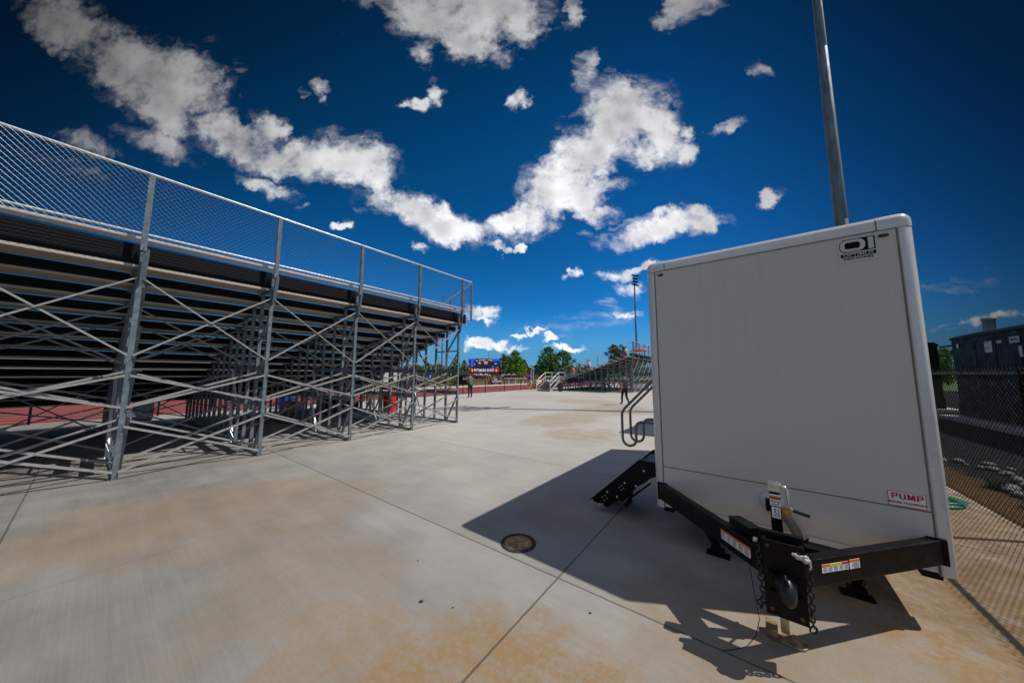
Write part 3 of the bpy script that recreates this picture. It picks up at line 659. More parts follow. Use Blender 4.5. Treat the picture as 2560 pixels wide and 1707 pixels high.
def chain(pts, name, r=.0052, L=.026):
    m = MB(); pts = [V(p) for p in pts]; acc = []; 
    tot = sum((pts[i + 1] - pts[i]).length for i in range(len(pts) - 1)); n = int(tot / (L * 1.28))
    def along(d):
        for i in range(len(pts) - 1):
            l = (pts[i + 1] - pts[i]).length
            if d <= l: return pts[i].lerp(pts[i + 1], d / l), (pts[i + 1] - pts[i]).normalized()
            d -= l
        return pts[-1], (pts[-1] - pts[-2]).normalized()
    for i in range(n):
        c, t = along((i + .5) * tot / n); e = t.cross(V((.2, 1, .1)) if i % 2 else V((1, .15, 0))).normalized(); loop = []
        for k in range(12):
            a = 2 * pi * k / 12; loop.append(c + t * (L * .86 * cos(a)) + e * (.0135 * sin(a)))
        m.tube(loop, r, 6, cyc=True)
    return m.build(name, pmat('chain_steel', (.05, .045, .042), .35, .7, var=.2, vscale=30.), TR)
chain([(.915, -1.02, .66), (.902, -1.06, .60), (.906, -1.068, .50), (.915, -1.065, .40), (.912, -1.05, .325), (.90, -1.06, .30), (.892, -1.07, .34)], 'safety_chain')
chain([(1.14, -1.06, .665), (1.152, -1.072, .61), (1.146, -1.075, .52), (1.148, -1.072, .42), (1.14, -1.07, .33), (1.15, -1.06, .285), (1.135, -1.07, .262)], 'safety_chain')
m = MB(); pts = [(1.075 + .012 * i, -1.071 - .004 * sin(i * 1.7), .682 - .003 * i + .006 * sin(i * 2.1)) for i in range(8)]
m.tube(pts, [.011, .012, .014, .015, .017, .016, .014, .010], 9); m.tube([(1.135 + .012 * cos(t), -1.07 + .012 * sin(2 * t), .672 + .017 * sin(t)) for t in [k * .7 for k in range(13)]], .0062, 7); m.tube([(1.15, -1.075, .665), (1.156, -1.08, .64), (1.15, -1.078, .622)], .006, 7)
m.build('rope', pmat('dirty_rope', (.55, .50, .43), .9, var=.15, vscale=60.), TR)
# jack
m = MB(); m.box(.984, 1.046, -.835, -.773, .40, .965); jk = m.build('tongue_jack', BLK, TR, bevel=.005)
m = MB(); m.box(.992, 1.038, -.826, -.782, .05, .42); m.build('inner_tube', pmat('zinc_tube', (.42, .37, .25), .4, .7, var=.2, vscale=20.), jk, bevel=.003)
m = MB(); m.box(.977, 1.053, -.845, -.763, .975, 1.035); m.box(.979, 1.051, -.842, -.766, .940, .962); m.build('jack_head', CHROME, jk, bevel=.006)
m = MB(); m.prism(round_rect(.905, 1.125, -.865, -.735, .05, 5), (0, 0, .004), (1, 0, 0), (0, 1, 0), .012); m.prism([(.91, -.86), (.975, -.86), (.975, -.75), (.91, -.75)], (0, 0, .016), (1, 0, 0), (0, 1, 0), .055)
m.build('jack_foot', RUSTY, jk, bevel=.003)
m = MB(); m.tube([(1.045, -.81, 1.012), (1.07, -.815, 1.018), (1.082, -.818, 1.005), (1.088, -.82, .90), (1.094, -.822, .878), (1.112, -.826, .870)], .0085, 10); cr = m.build('crank', CHROME, jk)
m = MB(); m.tube([(1.108, -.826, .872), (1.19, -.835, .858)], .0125, 12); m.build('grip', BLKM, cr)
m = MB(); m.box(.9855, 1.0445, -.8362, -.8348, .882, .938); m.build('ball_size_label', LBL, jk)
m = MB(); m.box(.9855, 1.0445, -.8376, -.8358, .925, .938); m.build('label_header', OINK, jk)
lettering('2 5/16" Ball', .0155, jk, INK, FM(1.015, .911, -.8368), wide=.70, bold=.0004); lettering('REQUIRED', .010, jk, INK, FM(1.015, .893, -.8368), wide=.85, bold=.0002)
lettering('WARNING', .009, jk, INK, FM(1.015, .9315, -.8382), wide=.9)
m = MB(); m.box(.992, 1.040, -.8362, -.8348, .80, .874); m.build('inspection_label', LBL, jk)
MV = lambda a, z: face_matrix((a, -.8368, z), (0, 0, -1), (1, 0, 0))
lettering('INSPECTED', .013, jk, INK, MV(1.010, .838), wide=.82); lettering('OK TO USE', .013, jk, INK, MV(1.027, .838), wide=.8)
# labels on the beams: frames along each outer face
def beam_label(A, B, t0, t1, z0, z1, side, heads, lines, name):
    A, B = V(A), V(B); e = (B - A); L = e.length; e.normalize(); nrm = e.cross(V((0, 0, 1))) * side
    if nrm.y > 0: nrm = -nrm
    o = A + nrm * .0358; q = lambda t, z, h: o + e * t + V((0, 0, z)) + nrm * h
    par = MB(); 
    def plate(mb, a, b, c, d, h):
        vs = [q(a, c, h), q(b, c, h), q(b, d, h), q(a, d, h)]; back = [v - nrm * .0012 for v in vs]
        mb.add(vs + back, [(0, 1, 2, 3), (7, 6, 5, 4), (0, 4, 5, 1), (1, 5, 6, 2), (2, 6, 7, 3), (3, 7, 4, 0)])
    zz = A.z; plate(par, t0, t1, z0 - zz, z1 - zz, .001); lab = par.build(name, LBL, TR)
    for (a, b, mt) in heads:
        hm = MB(); plate(hm, t0 + (t1 - t0) * a, t0 + (t1 - t0) * b, z1 - zz - .014, z1 - zz - .001, .0022); hm.build('label_header', mt, lab)
    lm = MB(); rnd = random.Random(3)
    for c in range(lines):
        c0 = t0 + (t1 - t0) * (c + .08) / lines; c1 = t0 + (t1 - t0) * (c + .88) / lines; z = z1 - zz - .019
        while z > z0 - zz + .005:
            plate(lm, c0, c0 + (c1 - c0) * (.6 + .4 * rnd.random()), z - .0022, z, .0022); z -= .0052
    lm.build('small_print', GINK, lab)
LA, LB_ = (.075, .012, .537), (.955, -.975, .545); RA, RB = (1.915, .012, .537), (1.105, -.975, .545)
beam_label(LA, LB_, .93, 1.215, .505, .575, 1, [(0, 1, OINK)], 5, 'warning_label')
beam_label(RA, RB, .915, 1.14, .535, .585, 1, [(0, .25, RINK), (.25, .7, YINK), (.7, 1, OINK)], 5, 'warning_label')
beam_label(RA, RB, .815, .905, .533, .590, 1, [(0, 1, OINK)], 1, 'warning_label')
# breakaway box, wire and cables on the left beam
e = (V(LB_) - V(LA)).normalized()
m = MB(); c = V(LA) + e * .93; c2 = V(LA) + e * 1.13; m.bar(c + V((.06, .02, .115)), c2 + V((.06, .02, .115)), .085, .045); m.bar(c + V((.06, .02, .142)), c2 + V((.06, .02, .142)), .10, .012)
m.build('battery_box', BLK, TR, bevel=.005)
m = MB(); c = V(LA) + e * 1.2; m.box(c.x + .0, c.x + .03, c.y - .03, c.y, .63, .66); m.build('breakaway_switch', CHROME, TR, bevel=.004)
m = MB(); m.tube([(.872, -.94, .655), (.868, -.955, .60), (.85, -.965, .48), (.862, -1.0, .36), (.884, -1.03, .20), (.86, -1.05, .10), (.81, -1.08, .03), (.765, -1.10, .008), (.72, -1.15, .006), (.69, -1.175, .006)], .0022, 6)
m.build('breakaway_cable', BLK, TR)
m = MB(); m.tube([(1.10, -.93, .66), (1.14, -.85, .70), (1.17, -.78, .70), (1.17, -.70, .64), (1.12, -.6, .60)], .009, 8); m.build('power_cable', BLKM, TR)
# power inlet on the lower panel
m = MB(); m.lathe([(.088, 0), (.088, .012), (.07, .022), (.0, .024)], 30, (1.0, .003, .655), ax=(0, -1, 0)); il = m.build('power_inlet', TRIM, TR)
m = MB(); m.box(.955, 1.02, -.07, -.015, .585, .685); m.build('socket_box', BLK, il, bevel=.008)
m = MB(); m.lathe([(.042, 0), (.042, .02), (.018, .024), (.018, .03), (0, .03)], 24, (1.085, -.055, .60), ax=(.2, -1, .25)); m.build('inlet_cap', pmat('ochre_plastic', (.48, .27, .06), .5, var=.1), il)
m = MB(); m.tube([(1.06, -.03, .60), (1.10, -.05, .545), (1.13, -.06, .50), (1.15, -.06, .455), (1.165, -.055, .42)], [.03, .032, .034, .036, .03], 14); m.build('plug', pmat('grey_rubber', (.16, .145, .125), .6, var=.12), il)
# stabiliser legs
for (a0, b0, a1, b1) in ((.20, .62, .55, .10), (1.78, .62, 1.50, .12)):
    m = MB(); m.bar((a0, b0, .34), (a1, b1, .07), .055, .05); m.bar((a0, b0 - .04, .33), ((a0 + a1) / 2, (b0 + b1) / 2, .2), .03, .03)
    m.box(a1 - .1, a1 + .1, b1 - .05, b1 + .05, .003, .02); m.bar((a1 - .06, b1, .05), (a1 + .06, b1, .05), .05, .05); m.box(a0 - .1, a0 + .1, b0 - .05, b0 + .1, .33, .40)
    m.build('stabiliser_leg', BLK, TR, bevel=.004)
m = MB(); m.box(.06, .16, .1, LEN - .1, .30, .40); m.box(W - .16, W - .06, .1, LEN - .1, .30, .40); m.box(.16, W - .16, .2, .3, .32, .40); m.build('chassis_rail', BLK, TR)
# folding steps on the left side
RIV = pmat('rivet_white', (.7, .7, .68), .4, var=0)
sp = MB()
for b in (.30, .98):
    poly = [(-.905, .128), (-.885, .118), (-.70, .098), (-.655, .093), (-.50, .215), (-.47, .205), (-.33, .315), (-.33, .36), (-.20, .50), (-.10, .565), (-.02, .60), (-.02, .745), (-.25, .748)]
    sp.prism(poly, (0, b, 0), (1, 0, 0), (0, 0, 1), .012)
    sp.prism([(-.905, .128), (-.25, .748), (-.02, .745), (-.02, .725), (-.243, .728), (-.893, .112)], (0, b + (.03 if b < .5 else -.0), 0), (1, 0, 0), (0, 0, 1), .032)
st = sp.build('folding_step', BLK, TR, bevel=.002)
for i in range(4):
    a, z = -.80 + .19 * i, .175 + .172 * i
    m = MB(); m.box(a - .02, a + .22, .32, .965, z, z + .022); m.box(a - .02, a - .008, .32, .965, z - .03, z); m.build('tread', BLK, st, bevel=.003)
for b in (.298, .97):
    m = MB(); m.bar((-.72, b, .12), (-.79, b, .035), .03, .045, (0, 1, 0)); sf = m.build('step_foot', pmat('grey_steel', (.30, .30, .30), .4, .6), st, bevel=.004)
m = MB(); m.bar((-.40, .29, .24), (-.12, .29, .50), .02, .05, (0, 1, 0)); m.bar((-.42, .285, .17), (-.36, .285, .25), .05, .07, (0, 1, 0)); m.build('support_arm', BLK, st, bevel=.003)
m = MB()
for a, z in ((-.87, .125), (-.76, .098), (-.66, .28), (-.53, .25), (-.43, .44), (-.29, .43), (-.19, .63), (-.13, .52)): m.lathe([(.012, 0), (.012, .003), (.006, .006), (0, .007)], 12, (a, .2865, z), ax=(0, -1, 0))
for a, z in ((-.50, .37), (-.47, .40), (-.475, .345), (-.445, .37), (-.725, .20), (-.69, .23), (-.665, .20), (-.70, .165)): m.lathe([(.006, 0), (.006, .003), (0, .004)], 10, (a, .2865, z), ax=(0, -1, 0))
m.build('rivet', RIV, st)
for b in (.46, .80):
    m = MB(); ac = -.02
    pts = [(.0, b, 1.80), (-.13, b, 1.678)]
    p0 = V((-.13, b, 1.678)); p1 = V((-.487, b, 1.315))
    pts = [V((0, b, 1.82)), p0.lerp(p1, .0), p0.lerp(p1, .93), V((-.492, b, 1.285)), V((-.496, b, 1.24)), V((-.496, b, .96))]
    for k in range(1, 9): a = pi + pi * k / 9; pts.append(V((-.408 + .088 * cos(a), b, .955 + .088 * sin(a))))
    pts += [V((-.32, b, .96)), V((-.32, b, 1.09))]
    for k in range(1, 7): a = pi - .5 * pi * k / 6; pts.append(V((-.235 + .085 * cos(a), b, 1.10 + .085 * sin(a))))
    pts += [V((0, b, 1.187))]
    m.tube(pts, .0165, 10); m.build('handrail', HAND, TR)

TR2 = thing('restroom_trailer', 'second white box trailer parked behind the first, marked by its shadow on the concrete', 'trailer', tw(-.63, 7.09), TRZ)
trailer_shell(TR2)
# ---------------------------------------------------------------- plaza furniture
POLEM = pmat('galvanised_pole', (.14, .18, .215), .58, .25, var=.16, vscale=2.5, stretch=(3., 3., .35))
def lamp_pole(loc, h, r0, r1, yaw, label, n_rows=4, scale=1.):
    T = thing('light_pole', label, 'light pole', loc, yaw, 'stadium light poles')
    m = MB(); prof = [(r0 * 1.6, 0), (r0 * 1.6, .04), (r0, .041)]; secs = 3
    for i in range(secs):
        a, b = i / secs, (i + 1) / secs; ra, rb = r0 + (r1 - r0) * a, r0 + (r1 - r0) * b
        prof += [(ra + .008, .05 + h * a), (rb + .006, h * b)]
        prof += [(rb, h * b + .012)]
    m.lathe(prof, 28); m.build('pole', POLEM, T)
    for i in range(n_rows):
        z = h - .35 - i * 1.05 * scale; n = 5 if i in (0, 3) else 4; wd = .62 * scale
        m = MB(); m.bar((-wd * n / 2, -.12, z), (wd * n / 2, -.12, z), .09, .09); m.build('crossarm', GALV, T)
        for j in range(n):
            x = (j - (n - 1) / 2) * wd
            m = MB(); m.lathe([(.07, -.22), (.12, -.12), (.25 * scale, .10), (.27 * scale, .13), (.24 * scale, .12)], 16, (x, -.36, z + .10), ax=(0, -.82, -.57)); f = m.build('floodlight', BLK, T)
            m = MB(); m.lathe([(.0, .10), (.24 * scale, .105)], 16, (x, -.36, z + .10), ax=(0, -.82, -.57)); m.build('lamp_glass', pmat('lamp_glass', (.45, .42, .40), .15, .2, var=0), f)
    return T
lamp_pole((15.48, 13.98, 0), 27.0, .285, .13, radians(40), 'tall galvanised light pole rising behind the white trailer', scale=1.)
lamp_pole((32.2, 80, 0), 27.9, .28, .13, radians(25), 'distant light pole with a dark rack of floodlights above the far grandstand', scale=.8)

# manhole in the plaza
T = thing('manhole_cover', 'round rusty manhole cover at the edge of the trailer shadow', 'manhole cover', (.077, 3.525, 0))
IRON = pmat('rusty_iron', (.42, .25, .135), .85, .0, var=.25, vscale=16., dark=(.20, .11, .06), bump=.4, bscale=60.)
m = MB(); m.lathe([(.150, .004), (.150, .010), (.186, .010), (.190, .0035)], 40); m.build('ring', pmat('iron_ring', (.055, .036, .025), .8, .2, var=.2), T)
m = MB(); m.lathe([(.147, .003), (.147, .007), (.10, .0085), (0, .0085)], 40)
for i in range(-5, 6):
    for j in range(-5, 6):
        x, y = i * .024, j * .024
        if x * x + y * y < .0165: m.box(x - .007, x + .007, y - .007, y + .007, .008, .011)
m.build('lid', IRON, T)
for i, (x, y, r) in enumerate(((-.71, 2.66, .013), (.6, 2.55, .008), (-.9, 3.2, .007), (-.45, 2.6, .006))):
    m = MB(); m.ellip((0, 0, r * .5), (r * 1.3, r, r * .6), 9, 6); o = m.build('pebble', pmat('pebble', (.05, .05, .05), .9), None); o.location = (x, y, 0)
    tag(o, 'small dark pebble lying loose on the concrete', 'pebble', 'pebbles on the plaza')

# black chain link fence on the right
FB = pmat('black_vinyl', (.004, .0045, .005), .7, 0., var=.05, spec=.08)
T = thing('chain_link_fence', 'black chain link fence running behind the white trailer on the right', 'fence', STAND, RZ)
fx0 = 11.10
m = MB(); chain_link(m, -1.5, 32., .03, 1.90, lambda u, w: (fx0, u, w), pitch=.0707, r=.0026)
i = -1.5
while i < 32:
    m.bar((fx0 - .01, i, 1.88), (fx0 + .012, i + .03, 1.945), .005, .005); m.bar((fx0 + .01, i, .05), (fx0 - .012, i + .03, .0), .005, .005); i += .0707
m.build('mesh', FB, T)
m = MB(); m.tube([(fx0 + .03, -1.5, 1.83), (fx0 + .03, 32, 1.83)], .022, 12); m.build('top_rail', pmat('rail_blue_black', (.02, .03, .045), .25, .3, var=0), T)
m = MB(); m.tube([(fx0 + .012, -1.5, .06), (fx0 + .012, 32, .06)], .003, 6); m.build('tension_wire', FB, T)
pm = MB(); pm.lathe([(.031, 0), (.031, 1.84), (.036, 1.845), (.03, 1.88), (0, 1.895)], 16); pm = pm.mesh('post', FB)
for k in range(-2, 9):
    p = bpy.data.objects.new('post', pm); COL.objects.link(p); p.parent = T; p.location = (fx0 + .03, 5.95 + 3.05 * k, 0)
# garden hose by the fence
m = MB(); pts = []; rnd = random.Random(5)
for i in range(150):
    a = i * .27; r = .22 + .05 * sin(a * .13 + 1) + .02 * sin(a * 1.9); dx, dy = .05 * sin(a * .05), .04 * cos(a * .09)
    pts.append((r * 1.25 * cos(a) + dx, r * sin(a) * .9 + dy, .012 + .010 * (i // 24) + .005 * sin(a * 3)))
pts += [(pts[-1][0] - .1 * k, pts[-1][1] + .14 * k + .05 * sin(k), .012) for k in range(1, 12)]
m.tube(pts, .0095, 8); o = m.build('garden_hose', pmat('green_hose', (.0, .24, .125), .3, var=.06)); o.location = (6.0, 4.62, 0)
tag(o, 'coiled green garden hose on the concrete beside the chain link fence', 'hose')

# generators in the yard
GEN = pmat('dark_green_enclosure', (.0045, .006, .0058), .55, var=.12, vscale=1.2, spec=.1)
PAD = pmat('pale_pad', (.44, .42, .39), .85, var=.1)
def generator(n0, s0, s1, label, stack_s, w):
    h = 3.48
    T = thing('generator', label, 'generator', bl(n0, s0, 0), RZ, 'generators behind the fence')
    L = s1 - s0
    m = MB(); m.box(-.45, w + .45, -.3, L + .3, -.02, .13); m.build('concrete_pad', PAD, T, bevel=.015)
    m = MB(); m.box(.0, w, 0, L, .135, .72); m.build('fuel_tank', GEN, T, bevel=.02)
    m = MB(); m.box(-.012, -.001, 0, L, .13, .20); m.build('base_rail', pmat('blue_grey_edge', (.10, .15, .19), .5, var=.05), T)
    m = MB(); m.box(.03, w - .03, .03, L - .03, .72, h - .22)
    m.prism([(0.0, h - .22), (w, h - .22), (w, h - .12), (w * .86, h), (w * .14, h), (0, h - .12)], (0, L, 0), (1, 0, 0), (0, 0, 1), L)
    m.build('enclosure', GEN, T, bevel=.012)
    for i in range(int(L / 1.2)):
        m = MB(); y = .15 + i * 1.2; m.box(.018, .03, y, y + 1.05, .85, h - .5); d = m.build('access_door', GEN, T, bevel=.008)
        m = MB(); m.box(-.01, .018, y + .92, y + .97, 1.75, 1.95); m.build('handle', BLKM, d)
    m = MB(); m.lathe([(.15, 0), (.15, .42), (.175, .43), (.175, .52), (.155, .53), (.14, .4)], 20, (min(.55, w / 2), stack_s, h - .02)); m.build('exhaust_stack', POLEM, T)
    return T, h
G1, gh = generator(15.65, 12.2, 21.2, 'dark green generator with an exhaust stack and white data plates behind the fence', 7.7, 2.5)
G2, _ = generator(15.65, 25.2, 31., 'dark generator further back, mostly hidden by the trailer edge', .45, .95)
GLBL = pmat('faded_plate', (.42, .42, .42), .5, var=.03)
def gplate(x, y0, y1, z0, z1, mat, txt=None, size=.1):
    m = MB(); m.box(.004, .0175, y0, y1, z0, z1); o = m.build('data_plate', mat, G1)
    if txt: lettering(txt, size, o, INK, face_matrix((.0025, (y0 + y1) / 2, (z0 + z1) / 2), (0, -1, 0), (0, 0, 1)), bold=.003)
    return o
p = gplate(0, 6.3, 6.7, 2.62, 3.02, GLBL)
for z in (2.97, 2.79):
    m = MB(); m.box(.002, .004, 6.47, 6.67, z - .018, z + .018); m.build('red_bar', RINK, p)
gplate(0, 5.75, 6.02, 2.9, 3.0, pmat('orange_reflector', (.55, .20, .01), .4, var=0))
gplate(0, 4.9, 5.35, 2.86, 3.06, GLBL, '000754', .12); gplate(0, 4.85, 4.98, 2.40, 2.74, GLBL); gplate(0, 8.4, 8.55, 2.9, 3.07, GLBL)
m = MB(); m.tube([(0.3, 8.3, 3.1), (0.3, 10.8, 3.1)], .035, 10); m.tube([(.3, 8.6, 3.1), (.3, 8.6, 2.7)], .03, 8); m.build('pipe', GEN, G1)
rnd = random.Random(11)
for i in range(46):
    n, s = 11.8 + rnd.random() * 1.0, 7.4 + rnd.random() * 3.2; r = .03 + .05 * rnd.random()
    m = MB(); m.ellip((0, 0, r * .4), (r * (1 + rnd.random() * .5), r, r * .6), 8, 5); o = m.build('rock', pmat('pale_rock', (.20, .185, .165), .9, var=.2, vscale=12.)); o.location = bl(n, s, -.005); o.rotation_euler = (0, 0, rnd.random() * 6)
    tag(o, 'pale rock lying on the dark gravel beyond the fence', 'rock', 'rocks on the gravel')
TUFT = pmat('weed_leaf', (.05, .075, .018), .8, var=.2)
for i in range(4):
    m = MB(); n, s = 11.4 + rnd.random() * .9, 4.3 + rnd.random() * 4.5
    for k in range(60):
        a, b = rnd.random() * 6.28, .05 + .16 * rnd.random(); t = V((cos(a) * b * .8, sin(a) * b * .8, .05 + .14 * rnd.random())); e = V((-sin(a), cos(a), 0)) * .008
        q = V((rnd.uniform(-.08, .08), rnd.uniform(-.08, .08), 0)); m.add([q - e, q + e, q + t * .6 + e, q + t, q + t * .6 - e], [(0, 1, 2, 3, 4)])
    o = m.build('weed', TUFT); o.location = bl(n, s, -.01); tag(o, 'green weed tuft in the soil strip behind the fence', 'weed', 'weeds along the fence')

# track-side fence
T = thing('track_fence', 'low black rail fence with posts along the red track', 'fence', STAND, RZ)
m = MB(); m.tube([(-11.05, -30, 1.13), (-11.05, 30.2, 1.13)], .022, 8); m.build('top_rail', FB, T)
pm = MB(); pm.lathe([(.03, 0), (.03, 1.14), (0, 1.16)], 10); pm = pm.mesh('post', FB)
for k in range(-18, 4):
    p = bpy.data.objects.new('post', pm); COL.objects.link(p); p.parent = T; p.location = (-11.05, 21.85 + 2.92 * k, 0)

# steps up to the far stand
T = thing('metal_steps', 'short flight of grey metal steps with bright handrails at the end of the far grandstand', 'steps', bl(-8.15, 27.65), RZ)
TREAD = pmat('grey_tread', (.22, .22, .22), .6, .2, var=.1)
for i in range(6):
    m = MB(); m.box(-.78, .78, i * .29, i * .29 + .28, .16 * (i + 1) - .03, .16 * (i + 1)); m.box(-.78, .78, i * .29 + .27, i * .29 + .28, .16 * i, .16 * (i + 1) - .03); m.build('tread', TREAD, T)
m = MB(); m.box(-1.0, 1.0, 1.74, 3.3, .91, .96); m.build('landing', ALU, T)
for sx in (-.82, .82):
    m = MB(); m.bar((sx, -.05, .02), (sx, 1.75, .98), .05, .16); m.build('stringer', ALU, T)
    for dz, z in ((.95, 0), (.5, 0)):
        m = MB(); m.tube([(sx, -.12, .1 + dz - .3), (sx, -.1, .1 + dz), (sx, 1.74, .98 + dz), (sx, 3.25, .98 + dz)] if dz > .6 else [(sx, -.1, .1 + dz), (sx, 1.74, .98 + dz), (sx, 3.25, .98 + dz)], .038, 8); m.build('handrail', RAILM, T)
    for y in (-.1, 1.74, 3.25): m = MB(); m.bar((sx, y, 0), (sx, y, (1.05 if y < 0 else 1.93)), .06, .06, (1, 0, 0)); m.build('post', RAILM, T)
m = MB()
for dz in (.95, .5): m.tube([(-.82, 3.25, .98 + dz), (.82, 3.25, .98 + dz)], .026, 8)
m.build('handrail', RAILM, T)

# bins
def bin_(name, loc, r, h, mat, label, lid=None):
    T = thing(name, label, 'trash can', loc)
    m = MB(); m.lathe([(r * .86, 0), (r * .9, .03), (r, h * .55), (r, h - .06), (r * 1.05, h - .05), (r * 1.05, h), (r * .95, h), (r * .93, h * .6), (0, h * .55)], 24); m.build('drum', mat, T)
    m = MB()
    for z in (.33, .66): m.lathe([(r * (.93 + .07 * z) + .006, h * z - .02), (r * (.93 + .07 * z) + .018, h * z), (r * (.93 + .07 * z) + .006, h * z + .02)], 24)
    m.build('rib', mat, T)
    return T
bin_('trash_barrel', (-5.70, 14.75, 0), .31, .98, pmat('red_plastic', (.62, .012, .012), .4, var=.06), 'red trash barrel under the end of the near grandstand')
bin_('trash_can', (4.99, 32.1, 0), .25, .84, pmat('charcoal_plastic', (.022, .023, .026), .5, var=.08), 'dark grey trash can beside the metal steps')
# ---------------------------------------------------------------- people
SKIN = pmat('skin', (.42, .20, .13), .55, var=.05); HAIR = pmat('dark_hair', (.02, .014, .010), .7, var=.1)
def cloth(name, c): return pmat(name, c, .85, var=.08, vscale=14.)
def person_mesh(P, name, short_sleeve=True, shorts=False, hair=True, fat=1.):
    """one skinned body: zones 0 shirt, 1 trousers, 2 skin, 3 shoes, 4 hair"""
    J = {k: V(v) for k, v in P.items()}
    rad = dict(pel=.125 * fat, wai=.115 * fat, che=.135 * fat, nb=.085, nk=.052, hd=.082, ht=.070)
    for s in 'LR': rad.update({'sh' + s: .060, 'el' + s: .044, 'wr' + s: .030, 'ha' + s: .034, 'hi' + s: .088 * fat, 'kn' + s: .056, 'an' + s: .040, 'to' + s: .032, 'he' + s: .034})
    E = [('pel', 'wai'), ('wai', 'che'), ('che', 'nb'), ('nb', 'nk'), ('nk', 'hd'), ('hd', 'ht')]
    for s in 'LR': E += [('che', 'sh' + s), ('sh' + s, 'el' + s), ('el' + s, 'wr' + s), ('wr' + s, 'ha' + s), ('pel', 'hi' + s), ('hi' + s, 'kn' + s), ('kn' + s, 'an' + s), ('an' + s, 'to' + s)]
    keys = ['pel'] + [k for k in rad if k in J and k != 'pel']
    me = bpy.data.meshes.new('skel'); me.from_pydata([J[k] for k in keys], [(keys.index(a), keys.index(b)) for a, b in E], [])
    o = bpy.data.objects.new('skel', me); COL.objects.link(o)
    sk = o.modifiers.new('skin', 'SKIN'); sk.use_smooth_shade = True
    for i, k in enumerate(keys):
        d = me.skin_vertices[0].data[i]; d.radius = (rad[k] * 1.16, rad[k] * 1.16 * (.78 if k in ('pel', 'wai', 'che') else 1.0)); d.use_root = (k == 'pel')
    ss = o.modifiers.new('sub', 'SUBSURF'); ss.levels = 1; ss.render_levels = 1
    dg = bpy.context.evaluated_depsgraph_get(); body = bpy.data.meshes.new_from_object(o.evaluated_get(dg)); bpy.data.objects.remove(o)
    m = MB(); m.v = [tuple(v.co) for v in body.vertices]
    zone = {}
    for a, b in E:
        if a in ('pel', 'wai', 'che', 'sh' + a[-1]) and b[:2] in ('wa', 'ch', 'nb', 'sh'): z = 0
        elif a[:2] == 'sh': z = 0
        elif a[:2] == 'el': z = 2 if short_sleeve else 0
        elif b[:2] in ('ha', 'nk', 'hd', 'ht') or a in ('nk',): z = 2
        elif a[:2] == 'hi' or b[:2] == 'hi': z = 1
        elif a[:2] == 'kn': z = 2 if shorts else 1
        elif a[:2] == 'an': z = 3
        else: z = 0
        zone[(a, b)] = z
    fwd = (J['toL'] - J['anL']); fwd.z = 0; fwd = fwd.normalized() if fwd.length > .01 else V((0, 1, 0))
    for f in body.polygons:
        c = f.center; best = (9, 0)
        for (a, b), z in zone.items():
            A, B = J[a], J[b]; t = max(0, min(1, (c - A).dot(B - A) / (B - A).length_squared)); d = (c - A - (B - A) * t).length
            if d < best[0]: best = (d, z if not (a[:2] == 'sh' and b[:2] == 'el' and short_sleeve and t > .72) else 2)
        z = best[1]
        q = c - J['hd']
        if z == 2 and hair and q.length < .16 and (q.z > .035 or (q.dot(fwd) < -.005 and q.z > -.05)): z = 4
        m.f.append(tuple(f.vertices)); m.mi.append(z); m.sm.append(True)
    # face, ears, fingers and soles grow out of the same body mesh
    hd = J['hd']; sd = fwd.cross(V((0, 0, 1)))
    m.ellip(hd + fwd * .088 + V((0, 0, -.01)), (.013, .016, .022), 8, 6, 2)
    for s in (-1, 1):
        m.ellip(hd + sd * .085 * s, (.014, .020, .030), 8, 6, 2); m.ellip(hd + fwd * .079 + sd * .032 * s + V((0, 0, .018)), (.010, .010, .007), 8, 6, 4)
    m.ellip(hd + fwd * .078 + V((0, 0, -.045)), (.024, .012, .006), 8, 6, 2)
    for s in 'LR':
        d = (J['ha' + s] - J['wr' + s]).normalized(); e = d.cross(fwd if abs(d.dot(fwd)) < .9 else V((0, 0, 1))).normalized(); u = d.cross(e)
        for i, L in enumerate((.062, .072, .068, .055)):
            b = J['ha' + s] + e * (i - 1.5) * .017 + d * .012; m.tube([b, b + d * L * .5 + u * .006, b + d * L * .8 + u * .022, b + d * L * .9 + u * .036], [.009, .0085, .008, .006], 6, 2)
        b = J['wr' + s] + d * .02 + e * .028; m.tube([b, b + d * .03 + e * .02, b + d * .06 + e * .022], [.011, .009, .007], 6, 2)
    bpy.data.meshes.remove(body)
    me = m.mesh(name, [None] * 5)
    return me
